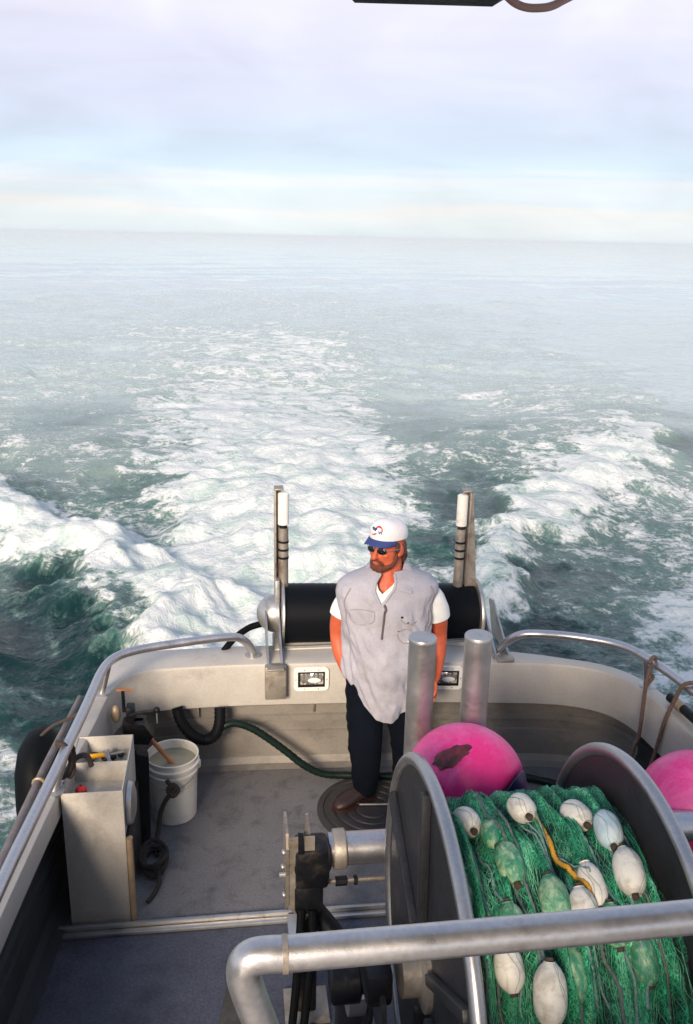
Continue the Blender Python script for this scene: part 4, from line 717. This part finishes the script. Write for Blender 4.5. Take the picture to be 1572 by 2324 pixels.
# ------------------------------------------------------------------ overhead
t = thing('boom_light', (.23, 1.2, 3.60), 'black flat housing at the top edge hung under a boom', 'light housing')
mb = MB(); mb.prism([V(.128, 1.15, 3.600), V(.15, 1.15, 3.581), V(.315, 1.15, 3.585), V(.335, 1.15, 3.597), V(.335, 1.15, 3.66), V(.128, 1.15, 3.66)], (0, 0, 0), (0, -.16, 0)); mb.build('housing', 'black', t, 20)
MB().box((.23, 1.09, 3.76), (.03, .03, .22), bev=.004).build('hanger', 'blackmetal', t)
MB().tube([(-1.2, 1.09, 3.89), (2.4, 1.09, 3.89)], .035, 16).build('boom', 'pipe', t)
mb = MB(); mb.tube(cat_rom([V(.29, 1.14, 3.66), V(.292, 1.13, 3.622), V(.315, 1.13, 3.602), V(.34, 1.135, 3.586), V(.367, 1.14, 3.584), V(.398, 1.15, 3.594), V(.442, 1.17, 3.63), V(.49, 1.2, 3.74), V(.50, 1.12, 3.88)], 8), .0048, 8)
tag(mb.build('cable', 'cable', None, loc=(.38, 1.15, 3.6)), 'thin pinkish cable looping below the black housing at the top', 'cable')

# ------------------------------------------------------------------ the man
def remesh(mb, name, m, parent, vox, smooth=6, fac=.5, ang=180, post=None):
    me = bpy.data.meshes.new(name+'_raw'); me.from_pydata([tuple(p) for p in mb.v], [], mb.f)
    bm = bmesh.new(); bm.from_mesh(me); bmesh.ops.recalc_face_normals(bm, faces=bm.faces); bm.to_mesh(me); bm.free()
    o = bpy.data.objects.new(name+'_raw', me); COL.objects.link(o)
    r = o.modifiers.new('r', 'REMESH'); r.mode = 'VOXEL'; r.voxel_size = vox
    s = o.modifiers.new('s', 'SMOOTH'); s.factor = fac; s.iterations = smooth
    dg = bpy.context.evaluated_depsgraph_get(); dg.update(); ev = o.evaluated_get(dg); em = ev.to_mesh()
    out = MB(); out.add([Vector(v.co) for v in em.vertices], [tuple(p.vertices) for p in em.polygons]); ev.to_mesh_clear()
    bpy.data.objects.remove(o); bpy.data.meshes.remove(me)
    if post: out.v = [post(Vector(v)) for v in out.v]
    return out.build(name, m, parent, ang)
def limb(mb, pts, rs, n=16, sub=4):
    P = cat_rom([Vector(p) for p in pts], sub); k = len(P)
    q = [float(np.interp(i/sub, range(len(rs)), rs)) for i in range(k)]
    mb.tube(P, q, n); mb.ell(P[0], (q[0],)*3, None, 14, 10); mb.ell(P[-1], (q[-1],)*3, None, 14, 10)
FX, FY = .86, 4.60
man = thing('person', (FX, FY, 0), 'bearded man in grey sleeveless work shirt, white cap and sunglasses, standing on hatch', 'person')
hf = V(-.70, -.71, .03).normalized()          # the way the face looks
hr = hf.cross(V(0, 0, 1)).normalized(); hu = hr.cross(hf).normalized(); HC = V(.850, 4.60, 1.668)
HQ0 = Matrix((hr, hf, hu)).transposed().to_quaternion(); HS = 1.08; hr, hf, hu = hr*HS, hf*HS, hu*HS
def H(a, b, c): return HC+hr*a+hf*b+hu*c       # across, forward, up
HQ = HQ0
B = MB(); SCL[0] = HS
B.ell(H(0, -.012, .035), (.081, .100, .098), HQ, 24, 16)       # cranium
B.ell(H(0, .030, -.035), (.068, .066, .080), HQ, 24, 16)      # face
B.ell(H(0, .052, -.092), (.046, .040, .036), HQ)              # chin
B.ell(H(.034, .030, -.070), (.034, .046, .042), HQ); B.ell(H(-.034, .030, -.070), (.034, .046, .042), HQ)   # jaw
B.ell(H(.036, .066, -.028), (.024, .022, .020), HQ); B.ell(H(-.036, .066, -.028), (.024, .022, .020), HQ)   # cheeks
B.ell(H(0, .082, .022), (.058, .018, .013), HQ)               # brow
limb(B, [H(0, .088, .010), H(0, .106, -.018), H(0, .116, -.036)], [.009, .012, .015])   # nose
B.ell(H(.011, .103, -.040), (.008, .009, .007), HQ); B.ell(H(-.011, .103, -.040), (.008, .009, .007), HQ)
B.ell(H(0, .094, -.064), (.024, .010, .006), HQ); B.ell(H(0, .093, -.074), (.021, .011, .007), HQ)        # lips
for s in (-1, 1):
    B.ell(H(s*.081, -.008, -.012), (.010, .020, .032), HQ @ Quaternion((0, 0, 1), s*.3)); B.ell(H(s*.078, .004, -.034), (.008, .010, .012), HQ)
SCL[0] = 1.0
limb(B, [V(.862, 4.64, 1.60), V(.864, 4.628, 1.53), V(.865, 4.62, 1.44)], [.075, .082, .098])   # neck
limb(B, [V(.86, 4.62, 1.40), V(.86, 4.61, 1.25), V(.86, 4.60, 1.05), V(.86, 4.60, .90)], [.115, .125, .14, .13], 20)
limb(B, [V(.66, 4.63, 1.40), V(.86, 4.62, 1.425), V(1.07, 4.63, 1.39)], [.055, .07, .055])
armsL = [V(.650, 4.635, 1.375), V(.603, 4.665, 1.22), V(.592, 4.69, 1.10), V(.605, 4.655, .99), V(.645, 4.605, .875)]
limb(B, armsL, [.058, .058, .048, .045, .032])
armsR = [V(1.095, 4.635, 1.36), V(1.165, 4.655, 1.23), V(1.195, 4.69, 1.08), V(1.195, 4.67, .95), V(1.175, 4.63, .815)]
limb(B, armsR, [.062, .066, .052, .048, .032])
def hand(wr, d, palm, side, curl):
    """wrist, direction of fingers, palm normal, thumb side (unit), curl"""
    d = d.normalized(); palm = (palm-d*palm.dot(d)).normalized(); th = d.cross(palm)*side
    rot = Matrix((th, palm, d)).transposed().to_quaternion()
    B.ell(wr+d*.048, (.042, .018, .056), rot, 18, 12)
    for i, (off, ln) in enumerate(((.030, .070), (.010, .080), (-.010, .074), (-.029, .060))):
        p = wr+d*.088+th*off; pts = [p-d*.02]; a = 0; dd = d
        for k, f in enumerate((.42, .33, .25)):
            pts.append(p); a = curl*(k+.6); dd = (d*math.cos(a)+palm*math.sin(a)).normalized(); p = p+dd*ln*f
        pts.append(p); limb(B, pts, [.0095, .0095, .0088, .0082, .0072], 8, 3)
    p0 = wr+d*.030+th*.030; limb(B, [p0, p0+(d*.5+th*.75+palm*.3).normalized()*.038, p0+(d*.8+th*.7+palm*.5).normalized()*.066, p0+(d*.95+th*.45+palm*.6).normalized()*.088], [.014, .0115, .010, .008], 8, 3)
hand(V(1.17, 4.625, .80), V(-.02, -.10, -1), V(-1, -.1, 0), -1, .42)
hand(V(.65, 4.60, .86), V(.35, -.12, -1), V(1, .1, .2), 1, .35)
for sx, ax in ((.76, .762), (.985, 1.01)):
    limb(B, [V(sx+.01, 4.60, .88), V(sx, 4.60, .50), V(ax, 4.605, .09)], [.105, .07, .045]); 
limb(B, [V(.765, 4.60, .06), V(.66, 4.54, .045)], [.035, .03]); limb(B, [V(1.01, 4.60, .06), V(1.05, 4.49, .045)], [.035, .03])
remesh(B, 'body', 'skin', man, .0052, 5)
SCL[0] = HS
# eyes, brows and mouth colour are small solids on the face
for s in (-1, 1):
    MB().ell(H(s*.031, .077, .003), (.012, .010, .008), HQ, 12, 8).build('eye', 'white', man)
MB().ell(H(0, .1015, -.0665), (.019, .0045, .0045), HQ).build('lips', 'lip', man)
SCL[0] = 1.0
# trousers: waist, then two legs
T_ = MB()
def leg(pts, rs): limb(T_, pts, rs, 22, 5)
T_.ell((.86, 4.60, .92), (.175, .125, .12)); T_.ell((.86, 4.60, .80), (.175, .125, .15))
leg([V(.745, 4.595, .86), V(.752, 4.590, .60), V(.757, 4.590, .44), V(.765, 4.600, .25), V(.770, 4.605, .105)], [.118, .110, .105, .092, .074])
leg([V(.955, 4.600, .80), V(.985, 4.600, .60), V(1.005, 4.600, .44), V(1.015, 4.605, .25), V(1.02, 4.61, .105)], [.112, .104, .092, .084, .072])
def wrinkle(amp, f, seed):
    def fn(v):
        n = float(perlin(np.array([v.x*f+v.z*f*.4]), np.array([v.z*f*1.3+v.y*f]), seed)[0]); n2_ = float(perlin(np.array([v.x*f*2.3]), np.array([v.z*f*3.1]), seed+1)[0])
        d = V(v.x-FX, v.y-FY, 0); d = d.normalized() if d.length > .01 else V(0, 0, 0); return v+d*amp*(n+.5*n2_)
    return fn
remesh(T_, 'trousers', 'trouser', man, .012, 4, post=wrinkle(.010, 7, 91))
# boots
def boot(heel, toe):
    mb = MB(); d = (toe-heel); L_ = d.length; d = d.normalized(); sd_ = V(-d.y, d.x, 0); rings = []
    for u, w, h in ((-.02, .022, .05), (.0, .038, .085), (.10, .042, .10), (.30, .041, .10), (.48, .045, .085), (.68, .052, .066), (.85, .047, .055), (.96, .032, .042), (1.0, .012, .03)):
        c = heel+d*L_*u; rings.append([c+sd_*w*math.cos(R(a))+V(0, 0, max(0, h*(.5+.5*math.sin(R(a)))) + .022) for a in range(0, 360, 20)])
    mb.loft(rings); o = mb.build('boot', 'boot', man, 60)
    s = MB(); out = []
    for u, w in ((-.03, .02), (0, .040), (.1, .046), (.4, .044), (.65, .056), (.85, .052), (.97, .036), (1.02, .012)): out.append((u, w))
    pts = [heel+d*L_*u+sd_*w for u, w in out]+[heel+d*L_*u-sd_*w for u, w in out[::-1]]
    s.prism([p+V(0, 0, .016) for p in pts], (0, 0, 0), (0, 0, .02)); s.build('sole', 'wood' if False else 'boot', o)
    MB().tube([heel+d*.055+V(0, 0, .10), heel+d*.05+V(0, 0, .175)], [.062, .066], 20).build('boot_shaft', 'black', o)
    MB().tube([heel+d*.05+V(0, 0, .168), heel+d*.05+V(0, 0, .178)], .069, 20).build('shaft_rim', 'rope', o)
boot(V(.815, 4.615, 0), V(.565, 4.50, 0)); boot(V(1.02, 4.65, 0), V(1.07, 4.38, 0))
# the shirt: rings from hem to collar; angle 0 = the man's left (right in the picture), 270 = front
NA = 144
def shirt_r(z, a):
    zs = [.52, .62, .74, .86, .96, 1.08, 1.20, 1.32, 1.40, 1.445, 1.485, 1.515, 1.54]
    cx = [.855, .862, .875, .882, .880, .878, .860, .850, .862, .864, .864, .862, .862]
    rx = [.205, .225, .245, .262, .268, .262, .260, .275, .296, .288, .240, .165, .105]
    ry = [.165, .180, .192, .198, .202, .198, .186, .172, .158, .145, .125, .105, .092]
    i = np.interp
    c, x, y = i(z, zs, cx), i(z, zs, rx), i(z, zs, ry); ex = i(z, [.9, 1.3, 1.45, 1.52], [.95, .82, .85, 1.0])
    ca, sa = math.cos(a), math.sin(a); px = x*abs(ca)**ex*(1 if ca >= 0 else -1); py = y*abs(sa)**ex*(1 if sa >= 0 else -1)
    if sa < 0: py *= 1+.10*math.exp(-((z-1.02)/.16)**2)*abs(sa)      # belly
    return c+px, FY+.018+py
def hemz(a):
    s = math.sin(a); c_ = math.cos(a); 
    dx = .25*abs(c_); f_ = .5+.5*s; base = .632+.03*f_; k = 4.4-.8*f_
    return base+k*dx*dx+.003*math.sin(a*9)+.002*math.sin(a*31)
def fold(x, y, z, a):
    f = .014*math.sin(a*5+z*7+2*math.sin(z*5))*np.clip((1.35-z)/.5, 0, 1)
    f += .012*float(perlin(np.array([a*2.2+z*2.4]), np.array([z*5.5-a*1.0]), 71)[0])*np.clip((1.5-z)/.2, 0, 1)
    f += .008*float(perlin(np.array([a*6]), np.array([z*13+a*2]), 72)[0])*np.clip((1.5-z)/.2, 0, 1)
    f += .011*float(perlin(np.array([a*3.5+z*10]), np.array([z*3.+a*3.5]), 73)[0])*np.clip((1.4-z)/.3, 0, 1)
    return float(f)
def shirt_pt(a, v, off=0.):
    z0 = hemz(a); z = z0+(1.54-z0)*v; x, y = shirt_r(z, a); f = fold(x, y, z, a)+off; d = V(x-FX, y-FY, 0).normalized(); 
    # shoulders fall away to the sides
    drop = 0
    return V(x, y, z)+d*f
AF = R(262)         # angle of the zip line on the chest
def shirt_hole(a, z):
    da = (a-AF+math.pi) % (2*math.pi)-math.pi
    top = z > 1.365 and abs(da)*.26 < .004+.44*(z-1.365)
    return top
nv_ = 110; vs = []; fs = []
for i in range(nv_+1):
    for j in range(NA): vs.append(shirt_pt(2*math.pi*j/NA, (i/nv_)))
for i in range(nv_):
    for j in range(NA):
        a = 2*math.pi*(j+.5)/NA; z0 = hemz(a); z = z0+(1.54-z0)*((i+.5)/nv_)
        if shirt_hole(a, z): continue
        k = (j+1) % NA; fs.append((i*NA+j, i*NA+k, (i+1)*NA+k, (i+1)*NA+j))
def thick(vs, fs, d):
    me = bpy.data.meshes.new('t'); me.from_pydata([tuple(v) for v in vs], [], fs); me.update()
    o = bpy.data.objects.new('t', me); COL.objects.link(o); m_ = o.modifiers.new('s', 'SOLIDIFY'); m_.thickness = d; m_.offset = -1
    sb = o.modifiers.new('u', 'SUBSURF'); sb.levels = 1; sb.render_levels = 1
    dg = bpy.context.evaluated_depsgraph_get(); dg.update(); em = o.evaluated_get(dg).to_mesh()
    out = MB(); out.add([Vector(v.co) for v in em.vertices], [tuple(p.vertices) for p in em.polygons]); bpy.data.objects.remove(o); return out
sh = thick(vs, fs, .004); shirt = sh.build('work_shirt', 'shirt', man, 70)
bvh = BVHTree.FromPolygons([Vector(v) for v in sh.v], sh.f)
def onshirt(x, z, off=.002):
    h = bvh.ray_cast(V(x, 3.9, z), V(0, 1, 0)); p = h[0] if h[0] else V(x, 4.43, z); return p+V(0, -off, 0)
# cap of each cut-off sleeve
def sleeve(path, rs, m_, nm, par, wob=0.):
    P = cat_rom(path, 5); rr = [float(np.interp(i/5, range(len(rs)), rs)) for i in range(len(P))]
    mb = MB(); T0 = None; rings = []
    u = V(0, 1, 0)
    for i, p in enumerate(P):
        t_ = (P[min(i+1, len(P)-1)]-P[max(i-1, 0)]).normalized(); uu_ = (u-t_*u.dot(t_)).normalized(); w = t_.cross(uu_)
        rings.append([p+(uu_*math.cos(R(a))+w*math.sin(R(a)))*(rr[i]*(1+wob*math.sin(R(a*5)+i))) for a in range(0, 360, 15)])
    vs_ = [q for r_ in rings for q in r_]; n = 24; fs_ = [(i*n+j, i*n+(j+1) % n, (i+1)*n+(j+1) % n, (i+1)*n+j) for i in range(len(rings)-1) for j in range(n)]
    return thick(vs_, fs_, .003).build(nm, m_, par, 70)
# the white T-shirt underneath
vs = []; fs = []
for i in range(71):
    z = 1.15+.325*i/70
    for j in range(128):
        x, y = shirt_r(z, 2*math.pi*j/128); vs.append(V(FX+(x-FX)*.93, FY+(y-FY)*(.90), z))
for i in range(70):
    for j in range(128):
        a = 2*math.pi*(j+.5)/128; z = 1.15+.325*(i+.5)/70; da = (a-AF+math.pi) % (2*math.pi)-math.pi
        if z > 1.418+.30*abs(da) and abs(da) < .9: continue
        k = (j+1) % 128; fs.append((i*128+j, i*128+k, (i+1)*128+k, (i+1)*128+j))
tee = thick(vs, fs, .004).build('t_shirt', 'tee', man, 70)
ed = []
for q_ in range(25):
    da = -.26+.52*q_/24; z = 1.418+.30*abs(da); x, y = shirt_r(z, AF+da); ed.append(V(FX+(x-FX)*.935, FY+(y-FY)*.905, z))
MB().tube(ed, .006, 8).build('neck_band', 'tee', tee)
sleeve([V(1.05, 4.625, 1.375), V(1.115, 4.64, 1.335), V(1.150, 4.65, 1.27), V(1.166, 4.66, 1.205)], [.060, .078, .082, .086], 'tee', 'tee_sleeve', tee, .02)
sleeve([V(.66, 4.63, 1.36), V(.622, 4.65, 1.30), V(.606, 4.66, 1.235)], [.060, .066, .068], 'tee', 'tee_sleeve', tee, .05)
# collar flaps, zip, pockets
def sheet(pts, d, m_, nm, par): mb = MB(); mb.prism(pts, (0, 0, 0), d); return mb.build(nm, m_, par, 40)
def collar(P0, P1, P2, P3):
    mb_v = []; n = 6
    for i_ in range(n+1):
        for j_ in range(n+1):
            u_, w_ = i_/n, j_/n; p = (P0*(1-u_)+P1*u_)*(1-w_)+(P3*(1-u_)+P2*u_)*w_
            mb_v.append(p+V(0, -.014*math.sin(u_*math.pi)*.6, .012*math.sin(w_*math.pi)*(1-u_*.6)))
    f_ = [(i_*(n+1)+j_, i_*(n+1)+j_+1, (i_+1)*(n+1)+j_+1, (i_+1)*(n+1)+j_) for i_ in range(n) for j_ in range(n)]
    return thick(mb_v, f_, .005).build('collar', 'shirt', shirt, 70)
collar(V(.950, 4.61, 1.560), onshirt(.893, 1.447, .012), onshirt(.975, 1.425, .012), V(1.005, 4.60, 1.522))
collar(V(.772, 4.61, 1.552), onshirt(.795, 1.452, .012), onshirt(.730, 1.432, .012), V(.722, 4.60, 1.510))
bk = [[V(.862+r_*math.cos(R(a)), 4.625+r_*.9*math.sin(R(a)), z_) for r_, z_ in ((.093, 1.562), (.112, 1.558), (.135, 1.518))] for a in range(-12, 193, 12)]
thick([p for r_ in bk for p in r_], [(i_*3+j_, i_*3+j_+1, i_*3+j_+4, i_*3+j_+3) for i_ in range(len(bk)-1) for j_ in range(2)], .004).build('collar_back', 'shirt', shirt, 70)
for sg in (-1, 1):      # turned-back edges of the neck opening
    ed = []
    for q_ in range(16):
        z = 1.362+.165*q_/15; a = AF+sg*(.004+.44*max(0, z-1.365))/.26; z0 = hemz(a); ed.append(shirt_pt(a, (z-z0)/(1.54-z0), .0))
    MB().tube(ed, .0085, 8).build('placket', 'shirt', shirt)
zp = [onshirt(.862, 1.44, .0), onshirt(.838, 1.40, .003), onshirt(.823, 1.365, .004), onshirt(.820, 1.32, .004), onshirt(.816, 1.27, .004), onshirt(.810, 1.215, .004), onshirt(.806, 1.175, .004)]
zq = [onshirt(.80, 1.40, .003), onshirt(.808, 1.38, .004), onshirt(.822, 1.36, .004)]
MB().tube(cat_rom(zp, 5), .0058, 8).build('zip', 'zip', shirt); MB().tube(cat_rom(zq, 5), .004, 8).build('zip_edge', 'zip', shirt)
for sg in (0, math.pi):
    ed = []
    for q_ in range(14):
        z = 1.18+.27*q_/13; a = sg+(-.62 if sg == 0 else .62)+(.10 if sg == 0 else -.10)*math.sin(q_*.3); z0 = hemz(a); ed.append(shirt_pt(a, (z-z0)/(1.54-z0), .001))
    MB().tube(ed, .004, 6).build('armhole_seam', 'seam', shirt)
def seam(pts, r=.0022, m_='seam', nm='seam'): MB().tube(cat_rom([onshirt(x, z, .0005) for x, z in pts], 6), r, 6).build(nm, m_, shirt)
seam([(.635, 1.335), (.63, 1.30), (.645, 1.265), (.69, 1.25), (.74, 1.262), (.765, 1.285), (.765, 1.33)]); seam([(.635, 1.335), (.70, 1.342), (.765, 1.33)])
seam([(.91, 1.285), (.94, 1.262), (.985, 1.252), (1.01, 1.26)], .0028); seam([(.895, 1.205), (.905, 1.17), (.935, 1.145), (.97, 1.15), (.985, 1.18), (.975, 1.215), (.94, 1.225), (.905, 1.215)], .0026)
seam([(.955, 1.152), (.975, 1.165), (.982, 1.185)], .0035, 'tee', 'patch_edge'); seam([(1.09, 1.39), (1.065, 1.34), (1.07, 1.28), (1.085, 1.2)], .0025)
for x, z, w, m_ in ((.92, 1.298, .011, 'black'), (.955, 1.265, .009, 'zip'), (.978, 1.25, .009, 'wood'), (.90, 1.218, .007, 'zip')):
    MB().box(onshirt(x, z, .001), (w*1.2, .004, w), bev=.001).build('shirt_stain', m_, shirt)
# cap
CC = H(0, -.008, .066); mb = MB(); rings = []
for k in range(13):
    t_ = k/12*math.pi/2*.985; rings.append([CC+hr*(.094*math.cos(t_)*math.cos(R(a)))+hf*(.112*math.cos(t_)*math.sin(R(a))*(1+.05*(math.sin(R(a)) > .2)*(k > 1)))+hu*(.082*math.sin(t_)**.85+.012*max(0, math.sin(R(a)))*math.sin(2*t_)) for a in range(0, 360, 10)])
rings.insert(0, [CC+hr*.093*math.cos(R(a))+hf*.111*math.sin(R(a))-hu*(.012+.010*max(0, -math.sin(R(a)))) for a in range(0, 360, 10)])
capo = MB().loft(rings, True, True).build('cap', 'capwhite', man, 60)
MB().ell(CC+hu*.082, (.008, .008, .005), HQ).build('cap_button', 'capwhite', capo)
rings = []
for i in range(15):
    a = R(20+140*i/14); p = CC+hr*.093*math.cos(a)+hf*.108*math.sin(a)-hu*.010
    q = CC+hr*.086*math.cos(a)+hf*(.108*math.sin(a)+.078*math.sin(math.pi*i/14)**.55)-hu*(.014+.020*abs(math.cos(a))*1.6); rings.append([p, p.lerp(q, .35)+hu*.004, p.lerp(q, .7)+hu*.002, q])
v_ = [p for r_ in rings for p in r_]; f_ = [(i*4+j, i*4+j+1, i*4+j+5, i*4+j+4) for i in range(14) for j in range(3)]
thick(v_, f_, .005).build('cap_brim', 'capblue', capo, 70)
# cap emblem: small blue and red embroidered strokes on the front panel
def oncap(a_, c_):     # a across, c up, on the crown's front
    t_ = math.asin(min(.98, max(0, c_/.094)))
    ang = math.pi/2-a_/.10; return CC+hr*(.0955*math.cos(t_)*math.cos(ang))+hf*(.1205*math.cos(t_)*math.sin(ang))+hu*(.0835*math.sin(t_)**.85+.012*max(0, math.sin(ang))*math.sin(2*t_))
SCL[0] = HS
def stroke(pts, r, m_): MB().tube(cat_rom([oncap(*p) for p in pts], 5), r, 8).build('cap_emblem', m_, capo)
stroke([(-.035, .030), (-.028, .045), (-.010, .052), (.004, .048)], .0035, 'lip'); stroke([(-.020, .046), (-.006, .050), (.006, .043)], .004, 'red')
stroke([(.000, .040), (.014, .037), (.032, .040)], .0055, 'capblue'); stroke([(.006, .030), (.018, .034), (.028, .033)], .004, 'capblue')
stroke([(-.034, .018), (-.028, .030), (-.020, .020), (-.014, .032)], .002, 'capblue'); stroke([(-.002, .020), (.010, .014), (.024, .012)], .0028, 'red')
SCL[0] = HS
# hair, sideburns, beard
Hh = MB(); Hh.ell(H(0, -.062, -.012), (.078, .048, .070), HQ); Hh.ell(H(.0, -.092, -.062), (.068, .040, .055), HQ); Hh.ell(H(0, -.090, -.100), (.048, .028, .036), HQ)
for s in (-1, 1): Hh.ell(H(s*.077, .016, .008), (.010, .020, .030), HQ); Hh.ell(H(s*.076, -.040, -.01), (.014, .026, .045), HQ)
remesh(Hh, 'hair', 'hair', man, .005, 2, post=lambda v: v+V(*[float(perlin(np.array([v.x*70+k*9]), np.array([v.z*70+v.y*50]), 95)[0])*.003 for k in range(3)]))
Bd = MB(); Bd.ell(H(0, .058, -.096), (.044, .041, .036), HQ); 
for s in (-1, 1):
    limb(Bd, [H(s*.072, .018, -.03), H(s*.066, .028, -.062), H(s*.046, .052, -.088), H(s*.018, .076, -.100)], [.010, .014, .020, .024], 10)
    limb(Bd, [H(s*.006, .104, -.055), H(s*.022, .096, -.060), H(s*.030, .084, -.078), H(s*.024, .080, -.094)], [.006, .008, .010, .012], 10)
remesh(Bd, 'beard', 'beard', man, .004, 2, post=lambda v: v+V(*[float(perlin(np.array([v.x*90+k*9]), np.array([v.z*90+v.y*60]), 96)[0])*.002 for k in range(3)]))
# sunglasses
g_ = MB()
for s in (-1, 1): g_.ell(H(s*.034, .1005, .000), (.026, .0045, .018), HQ @ Quaternion((0, 0, 1), -s*.28), 20, 12)
gl = None
for s in (-1, 1):
    o = MB().ell(H(s*.034, .1005, .000), (.025, .0040, .017), HQ @ Quaternion((0, 0, 1), -s*.28), 20, 12).build('sunglass_lens', 'glass', man)
    MB().tube([H(s*.058, .094, .006), H(s*.083, .06, .008), H(s*.088, .0, .004), H(s*.086, -.01, .0)], .0022, 6).build('temple_arm', 'castalu', o)
MB().tube([H(-.012, .106, .005), H(0, .110, .008), H(.012, .106, .005)], .002, 6).build('nose_bridge', 'castalu', man)
SCL[0] = 1.0
